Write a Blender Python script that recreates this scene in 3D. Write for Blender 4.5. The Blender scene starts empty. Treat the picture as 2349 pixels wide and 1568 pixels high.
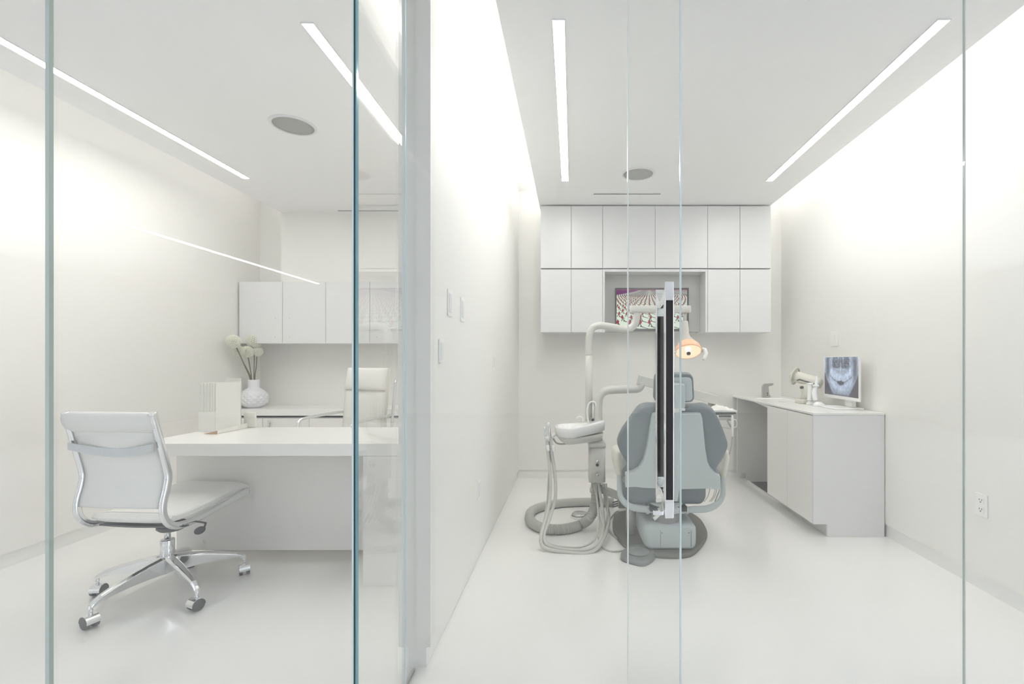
import bpy, bmesh, math, random
from mathutils import Vector, Matrix
random.seed(4)
SC = bpy.context.scene
COL = SC.collection
PI = math.pi

# ------------------------------------------------------------------ camera, world, exposure
CAM_Z, FPX, VX, VY = 1.2, 1080.0, 1314.0, 829.0      # eye height, focal length and vanishing point in photo pixels
cam = bpy.data.cameras.new('camera')
cam.sensor_width = 36.0
cam.lens = FPX / 2349 * 36.0
cam.shift_x = (1174.5 - VX) / 2349
cam.shift_y = (VY - 784) / 2349
cam.clip_start = 0.02
co = bpy.data.objects.new('camera', cam); COL.objects.link(co)
co.location = (0, 0, CAM_Z); co.rotation_euler = (PI / 2, 0, 0)
SC.camera = co
SC.view_settings.view_transform = 'Standard'
SC.view_settings.look = 'None'
SC.view_settings.exposure = 0.36
SC.view_settings.gamma = 1.0
SC.view_settings.use_curve_mapping = False
SC.cycles.max_bounces = 11
SC.cycles.adaptive_threshold = 0.05
SC.cycles.adaptive_min_samples = 16
SC.cycles.diffuse_bounces = 6
SC.cycles.glossy_bounces = 5
SC.cycles.transparent_max_bounces = 24
SC.cycles.sample_clamp_indirect = 6.0
SC.cycles.caustics_reflective = False
SC.cycles.caustics_refractive = False
w = bpy.data.worlds.new('daylight'); SC.world = w; w.use_nodes = True
bg = w.node_tree.nodes['Background']
bg.inputs[0].default_value = (0.86, 0.91, 1.0, 1); bg.inputs[1].default_value = 3.7
E_STRIP, E_OFFICE, E_COVE, E_LOBBY = 34.5, 34.5, 8.5, 17.0

# ------------------------------------------------------------------ materials
def principled(name, col, rough=0.5, metal=0.0, coat=0.0, emit=None, estr=0.0, spec=0.5, bump=None, vary=0.0, alpha=1.0):
    m = bpy.data.materials.new(name); m.use_nodes = True
    nt = m.node_tree; b = nt.nodes['Principled BSDF']
    b.inputs['Base Color'].default_value = (*col, 1)
    b.inputs['Roughness'].default_value = rough
    b.inputs['Metallic'].default_value = metal
    b.inputs['Coat Weight'].default_value = coat
    b.inputs['Coat Roughness'].default_value = 0.06
    b.inputs['Specular IOR Level'].default_value = spec
    b.inputs['Alpha'].default_value = alpha
    if emit:
        b.inputs['Emission Color'].default_value = (*emit, 1)
        b.inputs['Emission Strength'].default_value = estr
    if vary:
        n = nt.nodes.new('ShaderNodeTexNoise'); n.inputs['Scale'].default_value = 3.0
        mx = nt.nodes.new('ShaderNodeMix'); mx.data_type = 'RGBA'
        mx.inputs[6].default_value = (*[c * (1 - vary) for c in col], 1)
        mx.inputs[7].default_value = (*[min(1, c * (1 + vary)) for c in col], 1)
        nt.links.new(n.outputs['Fac'], mx.inputs[0]); nt.links.new(mx.outputs[2], b.inputs['Base Color'])
    if bump:
        n = nt.nodes.new('ShaderNodeTexNoise'); n.inputs['Scale'].default_value = bump[0]
        n.inputs['Detail'].default_value = 4
        g = nt.nodes.new('ShaderNodeTexCoord'); nt.links.new(g.outputs['Object'], n.inputs['Vector'])
        bp = nt.nodes.new('ShaderNodeBump'); bp.inputs['Strength'].default_value = bump[1]
        bp.inputs['Distance'].default_value = 0.01
        nt.links.new(n.outputs['Fac'], bp.inputs['Height']); nt.links.new(bp.outputs['Normal'], b.inputs['Normal'])
    return m

def emission(name, col, s):
    m = bpy.data.materials.new(name); m.use_nodes = True
    nt = m.node_tree; nt.nodes.clear()
    e = nt.nodes.new('ShaderNodeEmission'); o = nt.nodes.new('ShaderNodeOutputMaterial')
    e.inputs[0].default_value = (*col, 1); e.inputs[1].default_value = s
    nt.links.new(e.outputs[0], o.inputs[0]); return m

def glass_mat(name, tint=(0.992, 0.994, 0.990), ior=1.5):
    """clear flat pane: passes light straight on and reflects by Fresnel on each face"""
    m = bpy.data.materials.new(name); m.use_nodes = True
    nt = m.node_tree; nt.nodes.clear(); L = nt.links
    o = nt.nodes.new('ShaderNodeOutputMaterial')
    t = nt.nodes.new('ShaderNodeBsdfTransparent'); t.inputs[0].default_value = (*tint, 1)
    g = nt.nodes.new('ShaderNodeBsdfAnisotropic'); g.inputs['Roughness'].default_value = 0.0
    g.inputs['Color'].default_value = (1, 1, 1, 1)
    f = nt.nodes.new('ShaderNodeFresnel'); geo = nt.nodes.new('ShaderNodeNewGeometry')
    mr = nt.nodes.new('ShaderNodeMapRange')
    mr.inputs['To Min'].default_value = ior; mr.inputs['To Max'].default_value = 1 / ior
    L.new(geo.outputs['Backfacing'], mr.inputs['Value']); L.new(mr.outputs[0], f.inputs['IOR'])
    mx = nt.nodes.new('ShaderNodeMixShader')
    L.new(f.outputs[0], mx.inputs[0]); L.new(t.outputs[0], mx.inputs[1]); L.new(g.outputs[0], mx.inputs[2])
    L.new(mx.outputs[0], o.inputs[0]); return m

def attr_screen(name, strength):
    m = bpy.data.materials.new(name); m.use_nodes = True
    nt = m.node_tree; b = nt.nodes['Principled BSDF']
    a = nt.nodes.new('ShaderNodeVertexColor'); a.layer_name = 'image'
    b.inputs['Base Color'].default_value = (0.01, 0.01, 0.01, 1)
    b.inputs['Roughness'].default_value = 0.25
    nt.links.new(a.outputs['Color'], b.inputs['Emission Color'])
    b.inputs['Emission Strength'].default_value = strength
    return m

M = {
 'wall': principled('painted_wall', (0.875, 0.865, 0.832), 0.55, bump=(60, 0.02)),
 'ceil': principled('ceiling_paint', (0.93, 0.93, 0.93), 0.7),
 'lobwall': principled('lobby_paint', (0.88, 0.88, 0.87), 0.6),
 'roof': principled('cove_paint', (0.93, 0.93, 0.92), 0.6),
 'floor': principled('epoxy_floor', (0.93, 0.925, 0.905), 0.16, coat=0.35, vary=0.008),
 'base': principled('baseboard_paint', (0.86, 0.86, 0.84), 0.4),
 'lam': principled('white_laminate', (0.79, 0.79, 0.80), 0.35),
 'lamw': principled('warm_laminate', (0.87, 0.855, 0.83), 0.4),
 'greylam': principled('grey_laminate', (0.66, 0.655, 0.63), 0.5),
 'gap': principled('shadow_gap', (0.03, 0.03, 0.03), 0.8),
 'gapg': principled('grey_gap', (0.28, 0.28, 0.27), 0.8),
 'top': principled('solid_surface', (0.90, 0.90, 0.885), 0.22),
 'desk': principled('desk_lacquer', (0.90, 0.895, 0.875), 0.18),
 'leather': principled('white_leather', (0.86, 0.86, 0.84), 0.38, bump=(180, 0.12)),
 'cream': principled('cream_leather', (0.84, 0.83, 0.785), 0.45, bump=(120, 0.1)),
 'chrome': principled('chrome', (0.80, 0.81, 0.83), 0.09, 1.0),
 'steel': principled('brushed_steel', (0.55, 0.55, 0.54), 0.28, 1.0),
 'satin': principled('satin_silver', (0.62, 0.64, 0.66), 0.45, 0.4),
 'black': principled('black_plastic', (0.035, 0.037, 0.04), 0.4),
 'dgrey': principled('dark_grey_plastic', (0.10, 0.105, 0.11), 0.45),
 'uph': principled('slate_upholstery', (0.20, 0.228, 0.24), 0.5, bump=(140, 0.08)),
 'uphl': principled('grey_upholstery', (0.27, 0.275, 0.27), 0.5),
 'shell': principled('pale_blue_shell', (0.52, 0.575, 0.575), 0.42),
 'metalp': principled('grey_white_enamel', (0.66, 0.655, 0.61), 0.33),
 'metald': principled('grey_enamel', (0.42, 0.42, 0.385), 0.4),
 'hose': principled('grey_hose', (0.46, 0.465, 0.425), 0.5),
 'hosel': principled('pale_hose', (0.60, 0.60, 0.555), 0.45),
 'wplast': principled('white_plastic', (0.91, 0.91, 0.89), 0.3),
 'cplast': principled('cream_plastic', (0.72, 0.70, 0.62), 0.4),
 'porc': principled('porcelain', (0.93, 0.93, 0.92), 0.12, coat=0.5),
 'baseplate': principled('olive_grey_base', (0.165, 0.165, 0.145), 0.5),
 'pedal': principled('grey_pedal', (0.22, 0.235, 0.23), 0.4),
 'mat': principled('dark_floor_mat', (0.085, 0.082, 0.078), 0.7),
 'edge': principled('green_glass_edge', (0.46, 0.55, 0.51), 0.12),
 'edgeg': principled('grey_glass_edge', (0.55, 0.62, 0.60), 0.15),
 'edgew': principled('pale_glass_edge', (0.90, 0.93, 0.92), 0.1),
 'edget': principled('teal_glass_edge', (0.16, 0.33, 0.38), 0.08),
 'edgeb': principled('blue_glass_edge', (0.66, 0.78, 0.80), 0.1),
 'edged': principled('dark_joint', (0.02, 0.045, 0.048), 0.3),
 'glass': glass_mat('clear_glass'),
 'panel': principled('handle_dark_reflection', (0.018, 0.014, 0.015), 0.22),  # near-black colour stands in for the dark reflection in the chrome
 'grille': principled('speaker_grille', (0.42, 0.42, 0.40), 0.8, bump=(900, 0.3)),
 'stem': principled('flower_stem', (0.16, 0.15, 0.085), 0.6),
 'petal': principled('allium_petal', (0.85, 0.85, 0.74), 0.6),
 'petald': principled('allium_core', (0.36, 0.35, 0.24), 0.8),
 'vase': principled('white_ceramic', (0.84, 0.85, 0.88), 0.22, coat=0.3),
 'paper': principled('paper', (0.82, 0.81, 0.76), 0.7),
 'tan': principled('tan_wood', (0.52, 0.36, 0.23), 0.6),
 'cloth': principled('white_cloth', (0.87, 0.86, 0.82), 0.8, bump=(60, 0.3)),
 'tvframe': principled('tv_frame', (0.10, 0.10, 0.095), 0.35),
 'peach': principled('peach_reflector', (0.85, 0.50, 0.33), 0.35, emit=(1.0, 0.42, 0.22), estr=0.18),
 'lampin': emission('lamp_glow', (1.0, 0.74, 0.50), 0.92),
 'bulb': emission('lamp_bulb', (1.0, 0.90, 0.76), 1.25),
 'strip': emission('strip_light', (1.0, 0.985, 0.955), E_STRIP),
 'ostrip': emission('office_strip_light', (1.0, 0.985, 0.955), E_OFFICE),
 'ocove': emission('office_cove_light', (1.0, 0.985, 0.95), E_COVE*0.42),
 'cove': emission('cove_light', (1.0, 0.99, 0.965), E_COVE),
 'lstrip': emission('lobby_strip', (1.0, 1.0, 0.96), E_LOBBY),
 'xray': attr_screen('xray_screen', 1.0),
 'tvpic': attr_screen('tv_picture', 1.0),
 'clear': principled('translucent_cream', (0.74, 0.72, 0.62), 0.2, alpha=0.62),
}

# ------------------------------------------------------------------ helpers
def P(px, py, Y):
    "the point of the place that stands at depth Y behind photo pixel (px, py)"
    return Vector(((px - VX) * Y / FPX, Y, CAM_Z - (py - VY) * Y / FPX))
def PZ(px, py, z):
    Y = FPX * (CAM_Z - z) / (py - VY)
    return Vector(((px - VX) * Y / FPX, Y, z))

def mesh_obj(name, bm, mat, parent=None, bevel=0.0, smooth=False, subsurf=0, seg=2, mats=None):
    bmesh.ops.recalc_face_normals(bm, faces=bm.faces[:])
    me = bpy.data.meshes.new(name); bm.to_mesh(me); bm.free()
    for m in (mats or [mat]): me.materials.append(m)
    o = bpy.data.objects.new(name, me); COL.objects.link(o)
    if parent is not None:
        o.parent = parent
        o.matrix_parent_inverse = Matrix.Translation(-parent.location) if parent.type == 'EMPTY' and parent.parent is None else Matrix()
    if smooth:
        for p in me.polygons: p.use_smooth = True
    if bevel:
        b = o.modifiers.new('bevel', 'BEVEL'); b.width = bevel; b.segments = seg; b.limit_method = 'ANGLE'; b.angle_limit = math.radians(40)
    if subsurf:
        s = o.modifiers.new('sub', 'SUBSURF'); s.levels = subsurf; s.render_levels = subsurf
    return o

def thing(name, label, cat, loc=(0, 0, 0), group=None):
    o = bpy.data.objects.new(name, None); COL.objects.link(o); o.location = loc
    o.empty_display_size = 0.1
    return tag(o, label, cat, group)
def tag(o, label, cat, group=None):
    o['label'] = label; o['category'] = cat
    if group: o['group'] = group
    return o
def struct(o):
    o['kind'] = 'structure'; return o

def box(bm, a, b, mi=0):
    x0, y0, z0 = a; x1, y1, z1 = b
    v = [bm.verts.new(p) for p in ((x0,y0,z0),(x1,y0,z0),(x1,y1,z0),(x0,y1,z0),(x0,y0,z1),(x1,y0,z1),(x1,y1,z1),(x0,y1,z1))]
    for f in ((0,3,2,1),(4,5,6,7),(0,1,5,4),(1,2,6,5),(2,3,7,6),(3,0,4,7)):
        bm.faces.new([v[i] for i in f]).material_index = mi
    return v
def B(name, a, b, mat, parent=None, bevel=0.0, **k):
    bm = bmesh.new(); box(bm, a, b); return mesh_obj(name, bm, mat, parent, bevel, **k)

def obox(bm, p, q, wy, wz, up=Vector((0, 0, 1))):
    "box beam from p to q, wy wide and wz tall"
    d = (q - p).normalized(); s = d.cross(up).normalized(); u = s.cross(d)
    vs = []
    for c in (p, q):
        for a, b2 in ((-1,-1),(1,-1),(1,1),(-1,1)):
            vs.append(bm.verts.new(c + s*a*wy/2 + u*b2*wz/2))
    for f in ((0,1,2,3),(7,6,5,4),(0,4,5,1),(1,5,6,2),(2,6,7,3),(3,7,4,0)):
        bm.faces.new([vs[i] for i in f])

def smooth_path(pts, n=6):
    pts = [Vector(p) for p in pts]
    out = []
    for i in range(len(pts) - 1):
        p0 = pts[max(i-1, 0)]; p1 = pts[i]; p2 = pts[i+1]; p3 = pts[min(i+2, len(pts)-1)]
        for k in range(n):
            t = k / n
            out.append(0.5*((2*p1) + (p2-p0)*t + (2*p0-5*p1+4*p2-p3)*t*t + (3*p1-p0-3*p2+p3)*t**3))
    out.append(pts[-1]); return out

def tube(bm, pts, r, seg=12, cap=True, flat=1.0, flat_axis=None):
    "sweep a circle along pts; r a number or a list"
    pts = [Vector(p) for p in pts]; n = len(pts)
    rs = r if isinstance(r, (list, tuple)) else [r]*n
    d0 = (pts[1]-pts[0]).normalized()
    ref = flat_axis or (Vector((0,0,1)) if abs(d0.z) < 0.9 else Vector((0,1,0)))
    u = (ref - d0*ref.dot(d0)).normalized(); rings = []
    for i, p in enumerate(pts):
        d = (pts[min(i+1,n-1)] - pts[max(i-1,0)]).normalized()
        u = (u - d*u.dot(d)).normalized(); v = d.cross(u)
        rings.append([bm.verts.new(p + (u*math.cos(a)*flat + v*math.sin(a))*rs[i]) for a in [2*PI*k/seg for k in range(seg)]])
    for a, b2 in zip(rings, rings[1:]):
        for k in range(seg):
            f = bm.faces.new((a[k], a[(k+1)%seg], b2[(k+1)%seg], b2[k])); f.smooth = True
    if cap:
        bm.faces.new(rings[0][::-1]); bm.faces.new(rings[-1])
def T(name, pts, r, mat, parent=None, seg=12, n=0, **k):
    bm = bmesh.new(); tube(bm, smooth_path(pts, n) if n else pts, r, seg, **k)
    return mesh_obj(name, bm, mat, parent)

def lathe(bm, c, prof, seg=32, axis=Vector((0,0,1)), mi=0):
    "prof: (radius, height along axis)"
    c = Vector(c); axis = axis.normalized()
    ref = Vector((1,0,0)) if abs(axis.x) < 0.9 else Vector((0,1,0))
    u = (ref - axis*ref.dot(axis)).normalized(); v = axis.cross(u); rings = []
    for r, h in prof:
        if r < 1e-6: rings.append([bm.verts.new(c + axis*h)])
        else: rings.append([bm.verts.new(c + axis*h + (u*math.cos(t)+v*math.sin(t))*r) for t in [2*PI*k/seg for k in range(seg)]])
    for a, b2 in zip(rings, rings[1:]):
        for k in range(seg):
            k2 = (k+1) % seg
            if len(a) == 1 and len(b2) == 1: continue
            if len(a) == 1: f = bm.faces.new((a[0], b2[k], b2[k2]))
            elif len(b2) == 1: f = bm.faces.new((a[k], b2[0], a[k2]))
            else: f = bm.faces.new((a[k], b2[k], b2[k2], a[k2]))
            f.smooth = True; f.material_index = mi
def LA(name, c, prof, mat, parent=None, seg=32, axis=Vector((0,0,1)), bevel=0.0):
    bm = bmesh.new(); lathe(bm, c, prof, seg, axis); return mesh_obj(name, bm, mat, parent, bevel)

def loft(bm, loops, cap=True, smooth=True):
    rings = [[bm.verts.new(p) for p in lp] for lp in loops]; n = len(rings[0])
    for a, b2 in zip(rings, rings[1:]):
        for k in range(n):
            f = bm.faces.new((a[k], a[(k+1)%n], b2[(k+1)%n], b2[k])); f.smooth = smooth
    if cap:
        bm.faces.new(rings[0][::-1]); bm.faces.new(rings[-1])
def slab(name, outline, nrm, layers, mat, parent=None, smooth=True):
    "outline (3-D points) lofted along nrm: layers of (offset, scale about centre)"
    c = sum(outline, Vector()) / len(outline); bm = bmesh.new()
    loft(bm, [[c + (p-c)*s + nrm*o for p in outline] for o, s in layers], smooth=smooth)
    o = mesh_obj(name, bm, mat, parent)
    return o
def closed_smooth(pts, n=5):
    pts = [Vector(p) for p in pts]; m = len(pts); out = []
    for i in range(m):
        p0, p1, p2, p3 = pts[(i-1)%m], pts[i], pts[(i+1)%m], pts[(i+2)%m]
        for k in range(n):
            t = k/n
            out.append(0.5*((2*p1)+(p2-p0)*t+(2*p0-5*p1+4*p2-p3)*t*t+(3*p1-p0-3*p2+p3)*t**3))
    return out
def rrect(x0, x1, y0, y1, r, z, n=5):
    out = []
    for cx, cy, a0 in ((x1-r, y1-r, 0), (x0+r, y1-r, PI/2), (x0+r, y0+r, PI), (x1-r, y0+r, 1.5*PI)):
        for k in range(n+1):
            a = a0 + PI/2*k/n; out.append(Vector((cx+r*math.cos(a), cy+r*math.sin(a), z)))
    return out

# ------------------------------------------------------------------ the shell
H = 2.70; RF = 2.95
LX, PL, PR, RX = -3.29, -0.68, -0.555, 2.14      # left wall, partition left / right face, right wall
LB, RB = 4.95, 4.836                              # back walls of the office and of the treatment room
BB = 0.087
struct(B('floor', (-8, -7.5, -0.1), (7, 5.3, 0), M['floor']))
def wall(name, a, b): return struct(B(name, a, b, M['wall']))
wall('wall_left', (LX-0.15, 1.30, BB), (LX, LB+0.15, RF))
wall('wall_back_office', (LX, LB, BB), (PL, LB+0.15, RF))
wall('wall_center', (PL, 1.836, BB), (PR, 5.2, RF))
wall('wall_back', (PR, RB, BB), (RX, RB+0.15, RF))
wall('wall_right', (RX, 1.70, BB), (RX+0.15, 5.2, RF))
def bb(name, a, b): return struct(B(name, a, b, M['base']))
bb('baseboard_left', (LX-0.14, 1.30, 0), (LX-0.012, LB+0.14, BB))
bb('baseboard_center', (PL+0.02, 1.850, 0), (PR-0.02, 5.1, BB))
bb('baseboard_back', (PR-0.10, RB+0.012, 0), (RX+0.10, RB+0.14, BB))
bb('baseboard_right', (RX+0.012, 1.70, 0), (RX+0.14, 5.1, BB))
bb('baseboard_back_office', (LX-0.10, LB+0.012, 0), (PL+0.10, LB+0.14, BB))
struct(B('ceiling_treatment_room', (-0.321, 1.62, H), (1.90, RB, H+0.03), M['ceil']))
struct(B('ceiling_office', (-2.93, 1.30, H), (-0.894, 4.73, H+0.03), M['ceil']))
struct(B('wall_soffit', (-2.93, 4.73, 1.99), (PL, LB, RF), M['wall']))
struct(B('ceiling_roof', (-8, -7.5, RF), (7, 5.3, RF+0.1), M['roof']))
bm = bmesh.new(); box(bm, (-8, -7.5, H), (7, 1.30, RF)); box(bm, (-0.617, 1.301, H), (7, 1.62, RF))
struct(mesh_obj('ceiling_lobby', bm, M['ceil']))
# lobby round the camera; unseen windows added in both side walls for fill daylight
def lwall(name, boxes):
    bm = bmesh.new()
    for a, b2 in boxes: box(bm, a, b2)
    return struct(mesh_obj(name, bm, M['lobwall']))
lwall('wall_lobby_front', [((-8, -7.65, 0), (7, -7.5, RF))])
lwall('wall_front_left', [((-8, 1.30, 0), (LX, 1.45, RF))])
lwall('wall_front_right', [((RX+0.15, 1.70, 0), (7, 1.85, RF))])
wn = 6
for nm_, xa, xb, ya, yb in (('wall_lobby_left', -8.15, -8.0, -3.2, 1.1), ('wall_lobby_right', 7.0, 7.15, -3.6, 1.5)):
    lwall(nm_, [((xa, -7.5, 0), (xb, 1.85, 0.12)), ((xa, -7.5, 2.62), (xb, 1.85, RF)), ((xa, -7.5, 0.12), (xb, ya, 2.62)), ((xa, yb, 0.12), (xb, 1.85, 2.62))])
    xa += 0.04; xb -= 0.04
    for q in range(3):
        y0 = ya+(yb-ya)*q/3; y1 = ya+(yb-ya)*(q+1)/3-0.001
        bm = bmesh.new()
        for a, b2 in (((xa, y0, 0.12), (xb, y1, 0.18)), ((xa, y0, 2.56), (xb, y1, 2.62)), ((xa, y0, 0.18), (xb, y0+0.05, 2.56)), ((xa, y1-0.05, 0.18), (xb, y1, 2.56))): box(bm, a, b2)
        struct(mesh_obj('window_%d' % wn, bm, M['base'])); wn += 1  # frames of the added fill-light windows, out of view

# ------------------------------------------------------------------ lights in the ceilings
def strip_light(x, y0, y1, label, group, wdt=0.052, mt='strip'):
    t = thing('ceiling_light', label, 'ceiling light', (x, (y0+y1)/2, H), group)
    bm = bmesh.new(); box(bm, (x-wdt/2, y0, H-0.004), (x+wdt/2, y1, H+0.002))
    mesh_obj('diffuser', bm, M[mt], t)
    bm = bmesh.new(); e = 0.004
    for a, b2 in (((x-wdt/2-e, y0-e, H-0.005), (x-wdt/2, y1+e, H+0.001)), ((x+wdt/2, y0-e, H-0.005), (x+wdt/2+e, y1+e, H+0.001)),
                  ((x-wdt/2, y0-e, H-0.005), (x+wdt/2, y0, H+0.001)), ((x-wdt/2, y1, H-0.005), (x+wdt/2, y1+e, H+0.001))): box(bm, a, b2)
    mesh_obj('trim_frame', bm, M['lam'], t)
    return t
strip_light(-0.063, 2.064, 3.904, 'long white recessed strip light at left of the treatment room ceiling', 'recessed strip lights')
strip_light(1.628, 2.064, 3.904, 'long white recessed strip light at right of the treatment room ceiling', 'recessed strip lights')
strip_light(-2.668, 2.07, 3.85, 'long strip light in the office ceiling, beside the left wall cove', 'recessed strip lights', mt='ostrip')
strip_light(-1.176, 2.085, 3.85, 'long strip light in the office ceiling, nearest the partition wall', 'recessed strip lights', mt='ostrip')
def cove(x0, x1, y0, y1, label, mt='cove'):
    bm = bmesh.new(); box(bm, (x0, y0, RF-0.035), (x1, y1, RF-0.001))
    tag(mesh_obj('cove_light', bm, M[mt]), label, 'cove light', 'cove lights')
cove(-0.352, -0.325, 1.9, 4.75, 'glowing cove light above the left wall of the treatment room')
cove(1.905, 1.930, 1.8, 4.75, 'glowing cove light above the right wall of the treatment room')
cove(-2.965, -2.935, 1.5, 4.85, 'glowing cove light above the far left office wall', 'ocove')
cove(-0.89, -0.862, 1.9, 4.65, 'glowing cove light above the office side of the partition wall', 'ocove')
bm = bmesh.new(); box(bm, (-4.93, -6.38, H-0.006), (-4.87, -2.3, H-0.001))
tag(mesh_obj('ceiling_light', bm, M['lstrip']), 'strip light of the lobby, seen mirrored across the office glass', 'ceiling light')

def speaker(px, py, label):
    c = PZ(px, py, H); t = thing('ceiling_speaker', label, 'speaker', c, 'ceiling speakers')
    LA('rim', c, [(0.135, 0.0), (0.135, -0.004), (0.128, -0.009), (0.118, -0.009), (0.117, -0.004), (0.117, 0.0)], M['lam'], t, 48)
    LA('grille', c, [(0.0, -0.006), (0.06, -0.006), (0.117, -0.005), (0.117, 0.0)], M['grille'], t, 48)
speaker(1464, 398, 'round grey ceiling speaker above the dental chair')
speaker(673, 287, 'round grey ceiling speaker in the office ceiling')
def slot(x0, x1, y, label):
    t = thing('air_vent', label, 'air vent', ((x0+x1)/2, y, H), 'linear slot vents')
    B('slot', (x0, y-0.008, H-0.003), (x1, y+0.008, H-0.0005), M['gap'], t)
    bm = bmesh.new()
    box(bm, (x0-0.01, y-0.02, H-0.003), (x1+0.01, y-0.009, H-0.0005)); box(bm, (x0-0.01, y+0.009, H-0.003), (x1+0.01, y+0.02, H-0.0005))
    mesh_obj('flange', bm, M['ceil'], t)
slot(0.187, 0.784, 4.21, 'thin dark slot vent in the ceiling in front of the treatment room cabinets')
slot(-2.335, -1.70, 4.68, 'thin dark slot vent at the back of the office ceiling')

# ------------------------------------------------------------------ glass fronts
def pane(name, a, b, edges):
    o = struct(B(name, a, b, M['glass']))
    for ea, eb, mt in edges: B('polished_edge', ea, eb, M[mt], o)
    return o
GT = H
pane('window_1', (-1.478, 1.329, 0.0), (-0.624, 1.341, GT), [])
pane('window_2', (-3.28, 1.329, 0.0), (-1.490, 1.341, GT), [((-1.4895, 1.329, 0), (-1.4785, 1.341, GT), 'edge')])
pane('window_3', (-0.623, 1.342, 0.0), (-0.611, 1.834, GT),
     [((-0.6135, 1.3285, 0), (-0.6105, 1.3415, GT), 'edget'), ((-0.6185, 1.3285, 0), (-0.6136, 1.3415, GT), 'edged'),
      ((-0.6235, 1.3285, 0), (-0.6186, 1.3415, GT), 'edgeb')])
pane('window_4', (0.206, 1.736, 0.0), (1.445, 1.746, GT), [((0.2015, 1.736, 0), (0.2059, 1.746, GT), 'edgew')])
pane('window_5', (1.449, 1.736, 0.0), (RX, 1.746, GT), [((1.4451, 1.736, 0), (1.4489, 1.746, GT), 'edgeg')])
dr = pane('door_1', (-0.605, 1.70, 0.012), (0.387, 1.71, GT-0.01), [((0.3871, 1.70, 0.012), (0.3925, 1.71, GT-0.01), 'edgeb'), ((-0.6098, 1.70, 0.012), (-0.6051, 1.71, GT-0.01), 'edgeb')])
def pull(side, yg):
    "D-shaped flat pull; side -1 towards the camera, +1 inside the room"
    zt, zb, xc, wd = 1.455, 0.682, 0.331, 0.030
    yo = yg + side*0.088; yi = yo - side*0.026
    prof = [(yg, zt-0.035), (yg+side*0.03, zt-0.028), (yg+side*0.055, zt-0.012), (yg+side*0.068, zt), (yo-side*0.008, zt-0.010), (yo, zt-0.034)]
    prof += [(y, zt+zb-z) for y, z in prof[::-1]]
    inner = [(yg, zt-0.062), (yg+side*0.045, zt-0.055), (yi, zt-0.075)]
    inner += [(y, zt+zb-z) for y, z in inner[::-1]]
    loop = prof + inner[::-1]
    # strip of quads between outer and inner line keeps the D open
    n_o, n_i = smooth_path([(0, y, z) for y, z in prof], 3), smooth_path([(0, y, z) for y, z in inner], 3)
    def samp(pl, m):
        L = [0]
        for a, b2 in zip(pl, pl[1:]): L.append(L[-1]+(b2-a).length)
        out = []
        for k in range(m):
            s = L[-1]*k/(m-1); j = max(i for i in range(len(L)) if L[i] <= s+1e-9); j = min(j, len(pl)-2)
            out.append(pl[j].lerp(pl[j+1], (s-L[j])/max(L[j+1]-L[j], 1e-9)))
        return out
    m = 41
    def by_z(pl):
        # parametrise by height between top and bottom of the pull so both lines stay level
        return samp(pl, m)
    A, Bn = by_z(n_o), by_z(n_i)
    bm = bmesh.new(); rows = []
    for p, q in zip(A, Bn):
        rows.append([bm.verts.new((xc-wd/2, p.y, p.z)), bm.verts.new((xc+wd/2, p.y, p.z)), bm.verts.new((xc+wd/2, q.y, q.z)), bm.verts.new((xc-wd/2, q.y, q.z))])
    for r0, r1 in zip(rows, rows[1:]):
        for k in range(4): bm.faces.new((r0[k], r0[(k+1)%4], r1[(k+1)%4], r1[k]))
    bm.faces.new(rows[0][::-1]); bm.faces.new(rows[-1])
    h = mesh_obj('door_handle', bm, M['chrome'], dr, 0.003)
    B('grip_reflection', (xc-wd/2+0.003, min(yo, yo+side*0.0015), zb+0.045), (xc+wd/2-0.003, max(yo, yo+side*0.0015), zt-0.045), M['panel'], h)  # dark reflection of the chrome bar, painted as a thin inset
    B('inner_reflection', (xc-wd/2+0.003, min(yi, yi-side*0.0015), zb+0.085), (xc+wd/2-0.003, max(yi, yi-side*0.0015), zt-0.085), M['panel'], h)
pull(-1, 1.70); pull(1, 1.71)
B('lock_body', (0.318, 1.682, 0.655), (0.344, 1.70, 0.70), M['steel'], dr, 0.003)
B('thumb_turn', (0.285, 1.668, 0.655), (0.322, 1.678, 0.672), M['chrome'], dr, 0.003).rotation_euler = (0, 0, 0)
struct(B('trim_1', (-0.621, 1.29, 0.0), (-0.613, 1.83, 0.010), M['steel']))

# ------------------------------------------------------------------ wall cabinets
def doors_row(unit, xs, z0, z1, yf, mat, gapm='gapg', knob=None):
    g = 0.0018
    for a, b2 in zip(xs, xs[1:]):
        d = B('door', (a+g, yf, z0+g), (b2-g, yf+0.018, z1-g), mat, unit, 0.0008)
        if knob:
            for kx in knob(a, b2):
                for kz in (z0+0.06, z0+0.25):
                    LA('knob_hole', (kx, yf, kz), [(0.0, -0.002), (0.004, -0.002), (0.004, 0.0)], M['steel'], d, 10, Vector((0, 1, 0)))
def wall_unit(xs, z0, z1, yf, yb, label, knob=None, mat='lam'):
    t = thing('wall_cabinet', label, 'cabinet', ((xs[0]+xs[-1])/2, yb, z0), 'white wall cabinets')
    B('body', (xs[0]+0.0005, yf+0.0185, z0), (xs[-1]-0.0005, yb, z1), M[mat], t)
    B('door_gap', (xs[0]+0.003, yf+0.012, z0+0.003), (xs[-1]-0.003, yf+0.0184, z1-0.003), M['gapg'], t)
    doors_row(t, xs, z0, z1, yf, M['lam'], knob=knob)
    return t
X = [-0.308, -0.015, 0.285, 0.7875, 1.29, 1.598, 1.896]
YF = 4.50
wall_unit(X[0:3], 2.092, 2.688, YF, RB, 'pair of white wall cabinet doors at top left, under the ceiling')
wall_unit(X[2:5], 2.092, 2.688, YF, RB, 'pair of wide white cabinet doors directly above the television niche')
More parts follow.
